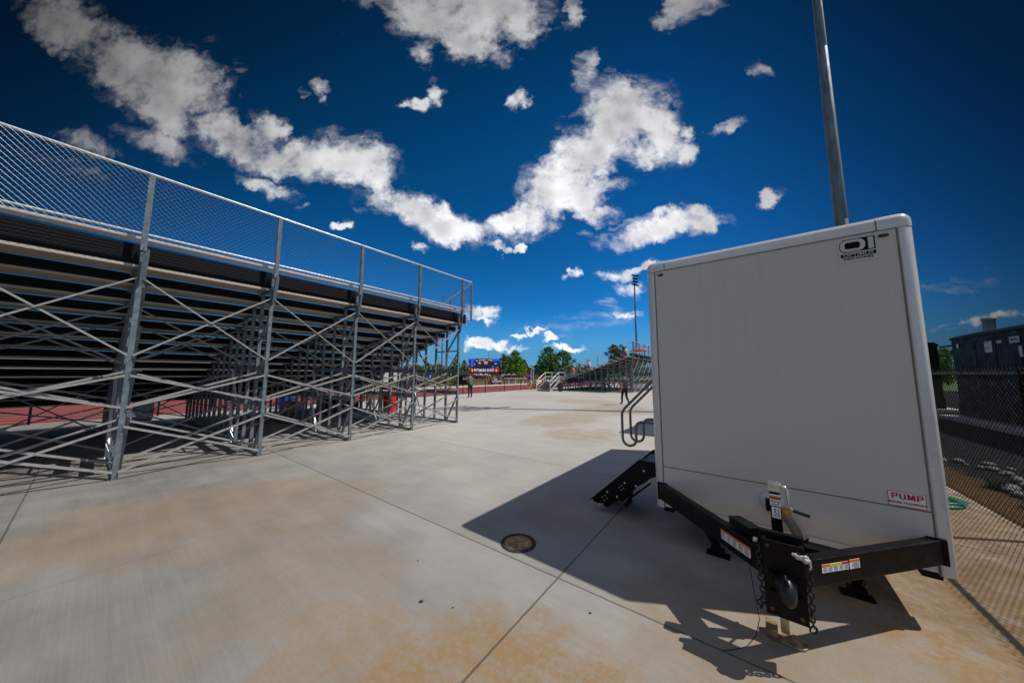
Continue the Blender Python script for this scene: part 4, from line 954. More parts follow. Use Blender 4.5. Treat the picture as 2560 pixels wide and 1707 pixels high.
def pose(kind):
    P = dict(pel=(0, 0, .90), wai=(0, 0, 1.02), che=(0, .01, 1.22), nb=(0, 0, 1.37), nk=(0, .01, 1.43), hd=(0, .03, 1.54), ht=(0, .025, 1.60))
    for s, x in (('L', -1), ('R', 1)):
        P.update({'sh' + s: (.17 * x, 0, 1.32), 'el' + s: (.22 * x, -.02, 1.07), 'wr' + s: (.22 * x, .05, .85), 'ha' + s: (.22 * x, .07, .79),
                  'hi' + s: (.09 * x, 0, .84), 'kn' + s: (.10 * x, .02, .47), 'an' + s: (.11 * x, -.02, .075), 'to' + s: (.13 * x, .15, .035)})
    if kind == 'folded':
        for s, x in (('L', -1), ('R', 1)): P.update({'el' + s: (.22 * x, .03, 1.07), 'wr' + s: (.10 * x, .20, 1.12), 'ha' + s: (.05 * x, .22, 1.17)})
        P.update(hd=(0, .05, 1.53), ht=(0, .055, 1.59))
    if kind in ('walk', 'stride'):
        k = 1.0 if kind == 'walk' else 1.5
        P.update(knL=(-.10, .10 * k, .48), anL=(-.10, .13 * k, .085), toL=(-.11, .30 * k ** .3, .07), knR=(.10, .03, .47), anR=(.10, -.20 * k, .13), toR=(.11, -.06 * k, .035))
        P.update(elL=(-.23, -.07, 1.08), wrL=(-.22, -.07, .86), haL=(-.22, -.05, .80), elR=(.23, -.04, 1.08), wrR=(.23, .12, .90), haR=(.22, .17, .86))
    if kind == 'sit':
        dz = -.42
        for k in ('pel', 'wai', 'che', 'nb', 'nk', 'hd', 'ht'): x, y, z = P[k]; P[k] = (x, y + (.05 if z > 1.1 else 0), z + dz)
        for s, x in (('L', -1), ('R', 1)):
            P.update({'sh' + s: (.17 * x, .05, 1.32 + dz), 'el' + s: (.23 * x, .10, 1.08 + dz), 'wr' + s: (.16 * x, .30, 1.02 + dz), 'ha' + s: (.14 * x, .36, 1.0 + dz),
                      'hi' + s: (.10 * x, .02, .86 + dz), 'kn' + s: (.13 * x, .42, .50), 'an' + s: (.13 * x, .38, .09), 'to' + s: (.14 * x, .54, .04)})
    if kind == 'bend':
        P = pose('sit')
        for k, q in (('wai', (0, .10, .58)), ('che', (0, .28, .68)), ('nb', (0, .40, .72)), ('nk', (0, .45, .72)), ('hd', (0, .54, .72)), ('ht', (0, .59, .72))): P[k] = q
        for s, x in (('L', -1), ('R', 1)): P.update({'sh' + s: (.17 * x, .36, .70), 'el' + s: (.2 * x, .42, .48), 'wr' + s: (.16 * x, .46, .30), 'ha' + s: (.15 * x, .48, .24)})
    if kind == 'raise':
        P.update(elR=(.26, .08, 1.46), wrR=(.24, .12, 1.70), haR=(.24, .13, 1.77))
    return P
PM = {}
def person(kind, loc, rz, label, shirt, pants, shoes=None, group=None, h=1.64, shorts=False, sleeve=True, fat=1., hair=True, skin=None):
    key = (kind, shorts, sleeve, fat, hair)
    if key not in PM: PM[key] = person_mesh(pose(kind), 'person', sleeve, shorts, hair, fat)
    o = bpy.data.objects.new('person', PM[key]); COL.objects.link(o); o.location = loc; o.rotation_euler = (0, 0, rz)
    s = h / 1.52; o.scale = (s, s, s)
    for i, mt in enumerate((shirt, pants, skin or SKIN, shoes or cloth('dark_shoe', (.03, .03, .032)), HAIR)):
        o.material_slots[i].link = 'OBJECT'; o.material_slots[i].material = mt
    return tag(o, label, 'person', group)
GREY = cloth('grey_shirt', (.14, .145, .15)); CHAR = cloth('charcoal_polo', (.085, .085, .10)); NAVY = cloth('navy_trousers', (.010, .012, .030)); BLKC = cloth('black_cloth', (.012, .012, .014))
BLUE = cloth('royal_blue_shirt', (.008, .06, .36)); KHAKI = cloth('khaki_shorts', (.42, .33, .22)); WHITEC = cloth('white_shirt', (.66, .66, .68)); REDC = cloth('red_shirt', (.50, .02, .018))
SKYC = cloth('light_blue_jacket', (.09, .38, .72)); ORNG = cloth('orange_shirt', (.62, .15, .02)); CYANC = cloth('teal_shirt', (.02, .28, .42)); PINKC = cloth('coral_shirt', (.60, .16, .14))
LILAC = cloth('lilac_shoe', (.42, .34, .55))
person('folded', (-3.08, 23.25, 0), radians(38), 'person in grey long sleeve shirt and black trousers standing alone facing the scoreboard', GREY, BLKC, LILAC, h=1.66, sleeve=False)
pb = person('walk', (6.62, 18.42, 0), radians(14), 'person in charcoal polo, navy trousers and black cap walking away near the trailer handrail', CHAR, NAVY, h=1.69, hair=False)
m = MB(); hd = V((0, .03, 1.54))
m.lathe([(.104, -.01), (.106, .02), (.098, .06), (.07, .095), (.0, .11)], 16, hd + V((0, -.005, .01))); m.prism([(-.08, .06), (-.05, .17), (.05, .17), (.08, .06)], hd + V((0, 0, .01)), (1, 0, 0), (0, 1, 0), .012)
m.build('cap', BLKC, pb)
m = MB(); m.tube([(-.13, -.10, 1.33), (-.02, -.145, 1.20), (.10, -.13, 1.04), (.15, -.06, .98)], .016, 6); m.tube([(.13, -.10, 1.33), (.05, -.145, 1.22), (-.09, -.13, 1.05), (-.15, -.05, .98)], .016, 6); m.tube([(.13, -.1, 1.33), (.14, .02, 1.37), (.12, .12, 1.28)], .014, 6); m.build('harness_strap', BLKC, pb)
person('stride', (1.88, 32.85, 0), radians(-62), 'person in royal blue shirt, blue cap and khaki shorts walking by the metal steps', BLUE, KHAKI, cloth('white_shoe', (.6, .6, .6)), h=1.68, shorts=True, hair=True)
o = bpy.data.objects['person.002'] if 'person.002' in bpy.data.objects else None
m = MB(); m.lathe([(.104, -.01), (.106, .02), (.098, .06), (.07, .095), (.0, .11)], 14, hd + V((0, -.005, .01)))
if o: m.build('cap', BLUE, o)
# spectators on the far stand
def on_stand(n, row, s, dz=0): return bl(n - .05, 30.85 + s, (zt(row) + .06) * .93 + dz)
person('bend', on_stand(-5.3, 8, .5, .05), radians(-AZ * 57.3 + 140), 'spectator in light blue jacket bent forward on the far grandstand benches', SKYC, KHAKI, h=1.68)
person('sit', on_stand(-4.8, 8, 1.0), radians(-AZ * 57.3 + 90), 'spectator in white shirt and white cap sitting on the far grandstand', WHITEC, BLKC, h=1.68, sleeve=False)
person('sit', on_stand(-6.5, 11, .6), radians(-AZ * 57.3 + 80), 'spectator in coral shirt low on the far grandstand end', PINKC, KHAKI, h=1.62, shorts=True)
person('sit', on_stand(-.75, 2, .7), radians(-AZ * 57.3 + 90), 'spectator in white and red near the top corner of the far grandstand', WHITEC, REDC, h=1.68)
rnd = random.Random(2)
for i in range(26):
    c = rnd.choice([WHITEC, REDC, WHITEC, PINKC, BLKC, WHITEC, CYANC])
    person('sit', bl(-11.9 - .5 * rnd.random(), 31.2 + i * .42, -.02), radians(-AZ * 57.3 - 90 + rnd.uniform(-30, 30)), 'seated athlete seen through the frame of the far grandstand', c, rnd.choice([WHITEC, BLKC, REDC]), group='athletes seated beyond the far grandstand', h=1.6, shorts=True)
# ---------------------------------------------------------------- infield and beyond
def C4(x, y, Y): return at(1100 + x / 7.35, 820 + y / 7.35, Y)
def C5(x, y, Y): return at(1340 + x / 7.35, 820 + y / 7.35, Y)
def onground(p): return V((p.x, p.y, 0))
# scoreboard
SB = at(1210.2, 913, 110); T = thing('scoreboard', 'large video scoreboard lit with PITTSBURG STATE on two posts', 'scoreboard', (SB.x, 110, 0), 0)
X0, X1, Z0, Z1 = -5.41, 5.41, 2.40, 6.88
def lit(name, c, e=1.): return pmat(name, tuple(v * .2 for v in c), .4, var=0, emit=c, estr=e)
SCR = lit('screen_dark', (.010, .010, .022)); SBL = lit('screen_blue', (.0, .075, .85)); SRD = lit('screen_red', (.36, .008, .004)); SOR = lit('screen_orange', (.90, .22, .01)); SWH = lit('screen_white', (.75, .72, .95)); SYE = lit('screen_yellow', (.65, .50, .02)); SGR = lit('screen_green', (.0, .4, .2))
m = MB(); m.box(X0 - .12, X1 + .12, .02, .7, Z0 - .1, Z1 + .1); m.build('cabinet', BLK, T)
m = MB(); m.box(X0, X1, -.02, .018, Z0, Z1); scn = m.build('screen', SCR, T)
def px(u0, v0, u1, v1, mat, name='screen_block', y=-.03):     # fractions of the screen, v downward
    m = MB(); m.box(X0 + (X1 - X0) * u0, X0 + (X1 - X0) * u1, y, y + .006, Z1 - (Z1 - Z0) * v1, Z1 - (Z1 - Z0) * v0); return m.build(name, mat, scn)
for a in ((0, .0, .22, .12), (0, .28, .045, .40), (0, .38, .225, .50), (.77, 0, 1., .165), (.755, .55, .825, .78)): px(*a, SBL)
px(0, .78, 1., 1., SRD); px(.045, .78, .10, 1., lit('screen_deep_red', (.22, .004, .002)), y=-.034); px(.095, .79, .145, .99, SOR, y=-.036); px(.875, .79, .925, .99, SOR, y=-.036); px(.11, .83, .13, .95, SYE, y=-.04); px(.89, .83, .91, .95, SYE, y=-.04)
px(.16, .785, .84, .995, lit('screen_maroon', (.10, .004, .012)), y=-.035); px(.71, .02, .77, .165, SOR); px(.74, .02, .77, .165, SRD, y=-.034); px(.62, .05, .70, .10, SYE); px(.23, .13, .29, .17, SYE); px(.23, .06, .29, .12, SBL); px(.31, .14, .60, .19, SRD); px(.865, .62, .895, .72, SRD); px(.065, .71, .085, .75, SGR)
XS = lambda u: X0 + (X1 - X0) * u
ZS = lambda v: Z1 - (Z1 - Z0) * v
def stext(s, u, v, size, wide=1., mat=SWH): lettering(s, size, scn, mat, face_matrix((XS(u), -.045, ZS(v)), (1, 0, 0), (0, 0, 1)), wide=wide, bold=.008)
stext('PITTSBURG STATE', .495, .893, 1.22, .70)
stext('Men Decathlon', .45, .075, .36); stext('Kyle', .345, .235, .30); stext('Michael Ray', .56, .225, .32); stext('Gordon', .355, .305, .28); stext('Fort Hays', .555, .295, .28); stext('Moore', .36, .37, .28); stext('Pittsburg', .555, .365, .30)
stext('LANE', .11, .20, .24); stext('12.4', .105, .565, .28); stext('08', .105, .345, .2); stext('05', .19, .345, .2); stext('Heat 2', .88, .33, .22); stext('of the event', .88, .385, .2); stext('NEXT', .945, .665, .22); stext('1', .195, .725, .2); stext('MPH', .03, .725, .2)
for x in (-4.22, 4.38):
    m = MB(); m.box(x - .16, x + .16, .2, .5, 0, Z0); m.build('support_post', GALV, T)

# --- trees
def leaf_mat(name, a, b, tr=.25):
    m = bpy.data.materials.new(name); m.use_nodes = True; g = NT(m.node_tree); bs = g.n['Principled BSDF']; out = g.n['Material Output']
    tc = g.node('ShaderNodeTexCoord').outputs['Object']; oi = g.node('ShaderNodeObjectInfo')
    f = g.m('ADD', g.ramp(g.noise(tc, .8, 3), .3, .7, 0., .7), g.m('MULTIPLY', g.noise(tc, 9., 1), .3))
    c = g.mix(f, rgb(*a), rgb(*b)); g.l.new(c, bs.inputs['Base Color']); bs.inputs['Roughness'].default_value = .6; bs.inputs['Specular IOR Level'].default_value = .25
    t = g.node('ShaderNodeBsdfTranslucent'); g.l.new(c, t.inputs[0]); mx = g.node('ShaderNodeMixShader'); mx.inputs[0].default_value = tr
    g.l.new(bs.outputs[0], mx.inputs[1]); g.l.new(t.outputs[0], mx.inputs[2]); g.l.new(mx.outputs[0], out.inputs[0])
    return m
LEAF = [leaf_mat('leaf_bright', (.11, .24, .014), (.21, .38, .036), .4), leaf_mat('leaf_mid', (.075, .155, .018), (.14, .25, .04)), leaf_mat('leaf_dark', (.035, .075, .016), (.075, .130, .030)), leaf_mat('leaf_olive', (.100, .140, .030), (.180, .215, .055))]
BARK = pmat('bark', (.10, .075, .055), .9, var=.2)
def crown_mesh(seed, shape, n=1900, leaf=.066):
    """unit crown: width and height 1, base at z=0; leaves gathered in clumps through the volume"""
    r = random.Random(seed); m = MB(); cl = []
    while len(cl) < 85:
        z = r.random(); 
        w = {'round': sqrt(max(0, 1 - (2 * z - .9) ** 2 / 1.25)), 'cone': (1 - z) ** .7 * min(1, z * 6 + .35), 'oval': sin(pi * min(.97, z * .92 + .09)) ** .6, 'flat': sqrt(max(0, 1 - (z - .55) ** 2 / .32))}[shape] * .5
        a = r.random() * 2 * pi; q = sqrt(r.random()) * w * (.8 + .35 * r.random())
        cl.append((V((q * cos(a), q * sin(a), z)), .07 + .085 * r.random()))
    for i in range(n):
        c, s = r.choice(cl); d = V((r.gauss(0, 1), r.gauss(0, 1), r.gauss(0, 1))).normalized() * s * (.45 + .55 * r.random()); p = c + d
        nrm = (d.normalized() + V((r.gauss(0, .6), r.gauss(0, .6), r.gauss(0, .6) + .3))).normalized(); e = nrm.cross(V((r.random(), r.random(), r.random()))).normalized(); u = nrm.cross(e); L = leaf * (.6 + .8 * r.random())
        m.add([p - e * L * .5, p + u * L * .32, p + e * L * .5, p - u * L * .32], [(0, 1, 2, 3)])
    return m
def trunk_mb(seed):
    r = random.Random(seed); m = MB(); pts = [V((.02 * r.uniform(-1, 1) * i, .02 * r.uniform(-1, 1) * i, .16 * i)) for i in range(6)]
    m.tube(pts, [.030, .026, .022, .017, .012, .006], 7)
    for k in range(7):
        z = .24 + .08 * k; a = r.random() * 6.28; m.tube([(0, 0, z), (.12 * cos(a), .12 * sin(a), z + .09), (.24 * cos(a), .24 * sin(a), z + .2)], [.013, .009, .004], 5)
    return m
SH = ['cone', 'round', 'oval', 'flat']
CR = {(s, v, l): crown_mesh(10 * i + v, s, 4200).mesh('crown', LEAF[l]) for i, s in enumerate(SH) for v in range(2) for l in range(4)}
TK = [trunk_mb(3 + i).mesh('trunk', BARK) for i in range(2)]
def tree(p, wdt, hgt, shape, lf, label, v=0, base=.14, group=None, rz=0.):
    T = thing('tree', label, 'tree', (p[0], p[1], -.03), rz, group)
    c = bpy.data.objects.new('crown', CR[(shape, v, lf)]); COL.objects.link(c); c.parent = T; c.location = (0, 0, hgt * base); c.scale = (wdt, wdt, hgt * (1 - base))
    t = bpy.data.objects.new('trunk', TK[v]); COL.objects.link(t); t.parent = T; t.scale = (hgt, hgt, hgt)
    return T
def ptree(x0, x1, top, Y, shape, lf, label, v=0, base=.12, group=None, rz=0.):      # x0..x1, top in 2560 px frame
    a, b = at(x0, 930, Y), at(x1, 930, Y); h = at((x0 + x1) / 2, top, Y).z
    return tree(((a.x + b.x) / 2, Y), (b.x - a.x) * 1.02, h + .03, shape, lf, label, v, base, group, rz)
ptree(1262, 1316, 879, 120, 'oval', 0, 'bright green full crowned tree standing right of the scoreboard', 0, .10, rz=1.)
ptree(1244, 1278, 887, 150, 'oval', 3, 'duller tree half hidden between the scoreboard and the bright green tree', 1)
ptree(1342, 1398, 870, 130, 'oval', 1, 'tall pointed dark green tree beyond the metal steps', 0, .08, rz=2.)
ptree(1376, 1438, 879, 134, 'round', 1, 'broad rounded green tree behind the wooden utility pole', 1, .08)
ptree(1518, 1576, 864, 150, 'flat', 2, 'wide crowned tree rising behind the far grandstand benches', 0, .30)
ptree(1150, 1172, 902, 130, 'oval', 3, 'thin olive tree left of the scoreboard', 0, .1)
ptree(1128, 1152, 899, 125, 'oval', 3, 'sparse olive tree beside the near grandstand end post', 1, .1)
ptree(1060, 1078, 908, 170, 'round', 2, 'round dark tree behind the throwing cage, left one', 0, .1); ptree(1085, 1112, 911, 170, 'round', 1, 'low green tree behind the throwing cage, beside the thin light pole', 1, .1)
ptree(1040, 1056, 914, 175, 'round', 0, 'small bright tree far behind the cage netting', 1, .1)
rnd = random.Random(21)
x = 420
while x < 2330:                                   # the distant belt of trees along the horizon
    w = rnd.uniform(17, 34); top = rnd.uniform(911, 923) if x < 1320 else rnd.uniform(906, 920)
    ptree(x, x + w, top, rnd.uniform(185, 260), rnd.choice(['round', 'oval', 'flat', 'round']), rnd.choice([1, 2, 2, 3]), 'distant green tree in the belt along the horizon', rnd.randint(0, 1), .04, 'distant trees along the horizon', rnd.random() * 6)
    x += w * rnd.uniform(.52, .85)
ptree(2343, 2390, 874, 60, 'round', 1, 'leafy green tree seen between the two generators', 0, .05)
ptree(2300, 2350, 880, 66, 'oval', 2, 'darker tree behind the generators near the trailer edge', 1, .05)

# church
BRICK = pmat('brick_wall', (.36, .17, .10), .85, var=.12, vscale=4.); ROOF = pmat('shingle_roof', (.16, .15, .15), .85, var=.12)
ap = at(1311.8, 899, 170); T = thing('church', 'steep gabled brick church behind the bright green tree', 'church', (ap.x, 170, 0), radians(26))
m = MB(); m.prism([(-4.1, 0), (4.1, 0), (4.1, .6), (0, ap.z - .3), (-4.1, .6)], (0, 0, 0), (1, 0, 0), (0, 0, 1), -16); m.build('wall', BRICK, T)
m = MB()
for sx in (-1, 1): m.prism([(0, ap.z), (4.6 * sx, .5), (4.6 * sx, .1), (0, ap.z - .5)][::sx], (0, -.7, 0), (1, 0, 0), (0, 0, 1), -17.4)
m.build('roof', ROOF, T)
m = MB()
for sx in (-1, 1): m.bar((0, -.78, ap.z - .2), (4.6 * sx, -.78, .3), .1, .38, (0, 1, 0))
m.build('fascia', pmat('tan_trim', (.45, .38, .30), .7), T)
m = MB(); m.box(-.5, .5, -.05, .02, .8, 4.5); m.build('window', pmat('dark_glass', (.02, .025, .03), .1, var=0), T)

# utility poles, wires
WOOD = pmat('weathered_wood', (.20, .16, .13), .9, var=.15)
def upole(px_, top, Y, label, arm=True, r=.16):
    p = at(px_, top, Y); T = thing('utility_pole', label, 'utility pole', (p.x, Y, 0)); m = MB(); m.lathe([(r, 0), (r * .65, p.z)], 10); m.build('pole', WOOD, T)
    if arm: m = MB(); m.box(-1.1, 1.1, -.08, .08, p.z - .9, p.z - .75); m.build('crossarm', WOOD, T)
    return p
a = upole(1221.8, 880, 150, 'wooden utility pole standing behind the scoreboard', False); b = upole(1407.2, 867, 150, 'wooden utility pole in front of the rounded tree by the far grandstand', False, .22)
c = upole(1077.5, 891, 160, 'thin utility pole seen through the near grandstand frame, left one', False); d = upole(1097.2, 890, 160, 'utility pole with crossarm seen through the near grandstand frame', True)
WIREM = pmat('wire_dark', (.03, .03, .035), .6, var=0)
def wire(name, pts, label, r=.02):
    m = MB(); L = []
    for A, B in zip(pts[:-1], pts[1:]):
        for i in range(12): t = i / 12; q = V(A).lerp(V(B), t); q.z -= 1.0 * 4 * t * (1 - t) * .8; L.append(q)
    L.append(V(pts[-1])); m.tube(L, r, 4, caps=False); tag(m.build(name, WIREM), label, 'wire', 'overhead wires')
for dz in (0., -1.4, -2.6):
    wire('power_line', [(-95, 158, c.z + dz + 1), (c.x, 160, c.z + dz), (a.x, 150, a.z + dz + .1), (b.x, 150, b.z + dz), (70, 145, 15 + dz), (150, 140, 15 + dz)], 'thin power line strung between the utility poles across the sky')
# slim light mast seen through the frame and the white mast with a disc top
p = at(1106.5, 838, 95); T = thing('light_pole', 'slim grey light pole seen through the near grandstand end bay', 'light pole', (p.x, 95, 0)); m = MB(); m.lathe([(.24, 0), (.13, p.z + 12)], 12); m.build('pole', POLEM, T)
m = MB(); m.bar((-1.4, 0, p.z + 11.6), (1.4, 0, p.z + 11.6), .12, .12); m.build('crossarm', GALV, T)
p0 = C4(1697, 680, 75); T = thing('white_mast', 'white tripod mast with a flat disc top on the infield', 'mast', (p0.x, 75, 0)); h = p0.z
WHT = pmat('white_paint', (.74, .74, .74), .5, var=.03)
m = MB(); m.tube([(-.25, 0, 0), (-.25, 0, h * .55), (-.12, 0, h * .8), (-.12, 0, h)], .07, 8); m.tube([(.25, 0, 0), (.25, 0, h * .55), (.12, 0, h * .8), (.12, 0, h)], .07, 8); m.build('pole', WHT, T)
m = MB(); m.lathe([(.2, 0), (.55, .08), (.55, .2), (.1, .25)], 20, (0, 0, h - .15)); m.build('disc_top', WHT, T)
q = C4(1805, 790, 90); T = thing('sign', 'small blue and white sign in front of the pointed tree', 'sign', (q.x, 90, 0)); m = MB(); m.box(-.28, .28, -.03, .03, q.z - .35, q.z + .25); m.build('panel', BLUE, T); m = MB(); m.box(-.04, .04, -.02, .02, 0, q.z - .35); m.build('post', GALV, T)

# open shelters with white canopies
def shelter(x0, x1, ytop, ybot, Y, label):
    a, b = C4(x0, ytop, Y), C4(x1, ytop, Y); T = thing('shelter', label, 'shelter', ((a.x + b.x) / 2, Y, 0)); w = (b.x - a.x) / 2; h = a.z
    n = 3
    for i in range(n):
        c0, c1 = -w + 2 * w * i / n, -w + 2 * w * (i + 1) / n
        m = MB(); m.prism([(c0 + .02, h - .42), (c0 + .35, h - .12), ((c0 + c1) / 2, h + .08), (c1 - .35, h - .12), (c1 - .02, h - .42)], (0, -1.2, 0), (1, 0, 0), (0, 0, 1), -2.6); m.build('canopy', WHT if i else pmat('canopy_stripe', (.62, .42, .38), .6), T)
        m = MB(); m.box(c0 + .03, c1 - .03, -1.3, -1.22, h - .58, h - .42); m.build('valance', BLUE if i % 2 else NAVY, T)
        for cc in (c0 + .1, c1 - .1): m = MB(); m.tube([(cc, -1.1, 0), (cc, -1.1, h - .4)], .05, 6); m.build('post', BLK, T)
    m = MB(); m.box(-w + .2, w - .2, -.3, .3, .40, .46); m.box(-w + .2, w - .2, .28, .34, .5, .95); m.build('bench', BLK, T)
    rr = random.Random(int(x0))
    for i in range(int(w * 2 / .42)):
        person('sit', (T.location.x - w + .4 + i * .42, Y - .1 - .5 * (i % 2), -.02), pi + rr.uniform(-.3, .3), 'athlete in team colours seated on the bench under a white canopy', rr.choice([REDC, REDC, BLKC, ORNG, REDC, WHITEC]), rr.choice([BLKC, REDC, BLKC]), group='athletes under the white canopies', h=1.6, shorts=True)
    return T
shelter(590, 885, 838, 950, 92, 'low shelter with white arched canopies below the scoreboard, left one')
shelter(1120, 1412, 836, 955, 92, 'low shelter with white arched canopies below the bright green tree')

# black canopy tent with its table
p = C4(400, 784, 52); a, b = C4(270, 860, 52), C4(585, 860, 52); T = thing('canopy_tent', 'black peaked canopy tent on the infield behind the person in grey', 'tent', ((a.x + b.x) / 2, 52, 0)); w = (b.x - a.x) / 2; h = a.z
m = MB(); z0 = h + .0; m.add([(-w, -w, z0), (w, -w, z0), (w, w, z0), (-w, w, z0), (0, 0, p.z)], [(0, 1, 4), (1, 2, 4), (2, 3, 4), (3, 0, 4)]); m.add([(-w, -w, z0), (w, -w, z0), (w, w, z0), (-w, w, z0), (-w, -w, z0 - .25), (w, -w, z0 - .25), (w, w, z0 - .25), (-w, w, z0 - .25)], [(0, 4, 5, 1), (1, 5, 6, 2), (2, 6, 7, 3), (3, 7, 4, 0)])
cn = m.build('canopy', BLKC, T); sol = cn.modifiers.new('thick', 'SOLIDIFY'); sol.thickness = .01
for sx in (-1, 1):
    for sy in (-1, 1): m = MB(); m.bar((sx * w * .97, sy * w * .97, 0), (sx * w * .97, sy * w * .97, h), .05, .05); m.build('leg', RAILM, T)
m = MB(); m.box(-w, -w * .2, w * .8, w * .85, .1, h - .2); m.build('side_wall', BLKC, T)
T2 = thing('folding_table', 'black cloth covered table under the black canopy tent', 'table', (T.location.x + .3, 51.6, 0)); m = MB(); m.box(-1.2, 1.2, -.4, .4, .70, .74); m.build('top', BLKC, T2); m = MB(); m.box(-1.19, 1.19, -.39, .39, .06, .70); m.build('cloth', BLKC, T2)

# people about the infield
def field_person(x, yfoot, kind, lab, sh, pt, Y=None, **kw):
    p = at(1100 + x / 7.35, 820 + yfoot / 7.35, 10); d = p - EYE; t = -EYE.z / d.z; g = EYE + d * t
    return person(kind, (g.x, g.y, -.005), pi + random.uniform(-1, 1), lab, sh, pt, **kw)
field_person(1075, 985, 'stand', 'person in red top and black trousers standing on the far runway', REDC, BLKC)
field_person(1130, 985, 'stand', 'person in white shirt standing beside the person in red', WHITEC, KHAKI)
field_person(915, 955, 'stand', 'person in white top standing between the two shelters', WHITEC, BLKC); field_person(957, 950, 'walk', 'person in black standing between the two shelters', BLKC, BLKC); field_person(985, 950, 'stand', 'second person in black with white shorts between the shelters', BLKC, WHITEC, shorts=True)
field_person(1290, 1000, 'stand', 'person in dark blue shirt behind the white barrier', NAVY, KHAKI); field_person(1512, 1010, 'raise', 'person in black raising an arm behind the white barrier', BLKC, BLKC)
field_person(1160, 975, 'stand', 'person in teal standing by the white shirted person', CYANC, BLKC)
field_person(940, 1040, 'sit', 'person in red shirt sitting on the grass beside the white equipment box', REDC, BLKC); field_person(1088, 1035, 'sit', 'person in blue shirt seated by the white equipment box', BLUE, KHAKI)
rnd = random.Random(8)
for i in range(16):
    field_person(1545 + i * 22 + rnd.uniform(-6, 6), 955 + rnd.uniform(-4, 4), rnd.choice(['sit', 'stand', 'sit']), 'athlete in bright team clothing far across the infield', rnd.choice([REDC, ORNG, CYANC, BLUE, BLKC, REDC]), rnd.choice([BLKC, REDC]), group='athletes across the infield', h=1.5)
# equipment
def gpt(x, y):
    p = at(1100 + x / 7.35, 820 + y / 7.35, 10); d = p - EYE; return EYE + d * (-EYE.z / d.z)
g = gpt(1030, 1036); T = thing('equipment_cart', 'low white equipment cart with black wheels on the grass edge', 'cart', g); m = MB(); m.box(-.9, .9, -.3, .3, .3, .62); m.build('box', WHT, T, bevel=.03); m = MB(); m.box(-.95, .95, -.32, .32, .22, .3); m.build('bed', BLK, T)
m = MB(); m.box(-.3, .1, -.2, .2, .62, .95); m.build('pack', WHT, T, bevel=.05)
for sx in (-.65, .65):
    for sy in (-.3, .3): m = MB(); m.lathe([(.05, -.06), (.2, -.06), (.2, .06), (.05, .06)], 14, (sx, sy, .2), ax=(0, 1, 0)); m.build('wheel', BLKM, T)
g = gpt(1106, 1036); T = thing('traffic_cone', 'orange cone at the edge of the track beside the white cart', 'cone', g); m = MB(); m.lathe([(.22, .03), (.05, .75), (.0, .77)], 16); m.build('cone', ORNG, T); m = MB(); m.box(-.3, .3, -.3, .3, 0, .04); m.build('base', ORNG, T)
g = gpt(1395, 1018); T = thing('barrier', 'long white steeplechase style barrier on legs across the runway', 'barrier', (g.x, g.y, 0)); L = (gpt(1605, 1018) - gpt(1190, 1018)).length / 2
m = MB(); m.box(-L, L, -.06, .06, .86, 1.02); m.build('beam', WHT, T)
for x in (-.62 * L, -.02 * L, .62 * L): m = MB(); m.box(x - .09, x + .09, -.05, .05, 0, .86); m.box(x - .06, x + .06, -.6, .6, 0, .06); m.build('leg', WHT, T)

# things seen through and beside the near stand end
def hit(px_, py):
    d = at(px_, py, 10) - EYE; return EYE + d * (-EYE.z / d.z)
CAGE = pmat('cage_post', (.62, .62, .60), .5, .2, var=.03)
T = thing('throwing_cage', 'throwing cage with curved white posts and grey netting behind the near grandstand', 'cage', (at(1075, 930, 95).x, 95, 0)); cx_ = T.location.x
xs = [at(v_, 930, 95).x - cx_ for v_ in (1022, 1042, 1060, 1077, 1096, 1112)]
for x in xs:
    m = MB(); m.tube([(x, 0, 0), (x, 0, 4.2), (x - .08, 0, 5.0), (x - .3, 0, 5.7), (x - .5, 0, 6.1)], .07, 6); m.build('post', CAGE, T)
net = bpy.data.materials.new('cage_net'); net.use_nodes = True; g_ = NT(net.node_tree); tr_ = g_.node('ShaderNodeBsdfTransparent'); mx = g_.node('ShaderNodeMixShader'); mx.inputs[0].default_value = .55
g_.n['Principled BSDF'].inputs['Base Color'].default_value = (.10, .095, .09, 1); g_.l.new(tr_.outputs[0], mx.inputs[1]); g_.l.new(g_.n['Principled BSDF'].outputs[0], mx.inputs[2]); g_.l.new(mx.outputs[0], g_.n['Material Output'].inputs[0])
m = MB()
for a, b in zip(xs[:-1], xs[1:]):
    for i in range(6):
        u0, u1 = a + (b - a) * i / 6, a + (b - a) * (i + 1) / 6; s0, s1 = 4.9 - 1.0 * sin(pi * i / 6), 4.9 - 1.0 * sin(pi * (i + 1) / 6)
        m.quad((u0, 0, 0), (u1, 0, 0), (u1, .2, s1), (u0, .2, s0))
m.build('net', net, T)
def banner(px_, y0, y1, wpx, Y, label, mat):
    a = at(px_, y0, Y); b = at(px_, y1, Y); w = wpx / FPX * Y / 2; T = thing('banner', label, 'banner', (a.x, Y, 0))
    m = MB(); m.box(-w, w, -.04, .04, b.z, a.z); m.build('panel', mat, T, bevel=.03)
    m = MB(); m.box(-w * .55, w * .55, -.048, -.041, b.z + (a.z - b.z) * .3, b.z + (a.z - b.z) * .75); m.build('emblem', WHITEC, T)
    m = MB(); m.tube([(-w, 0, 0), (-w, 0, a.z)], .03, 6); m.tube([(w, 0, 0), (w, 0, a.z)], .03, 6); m.build('pole', BLK, T)
banner(1076, 933, 950, 9, 48, 'blue vertical banner with a white emblem beyond the near grandstand end', BLUE)
banner(1127.5, 932, 941, 7.5, 56, 'small blue banner beside the black canopy tent', NAVY)
banner(1109.5, 942, 948, 5, 50, 'dark blue panel beside the planter', NAVY)
PLNT = pmat('rust_planter', (.30, .10, .025), .8, var=.12)
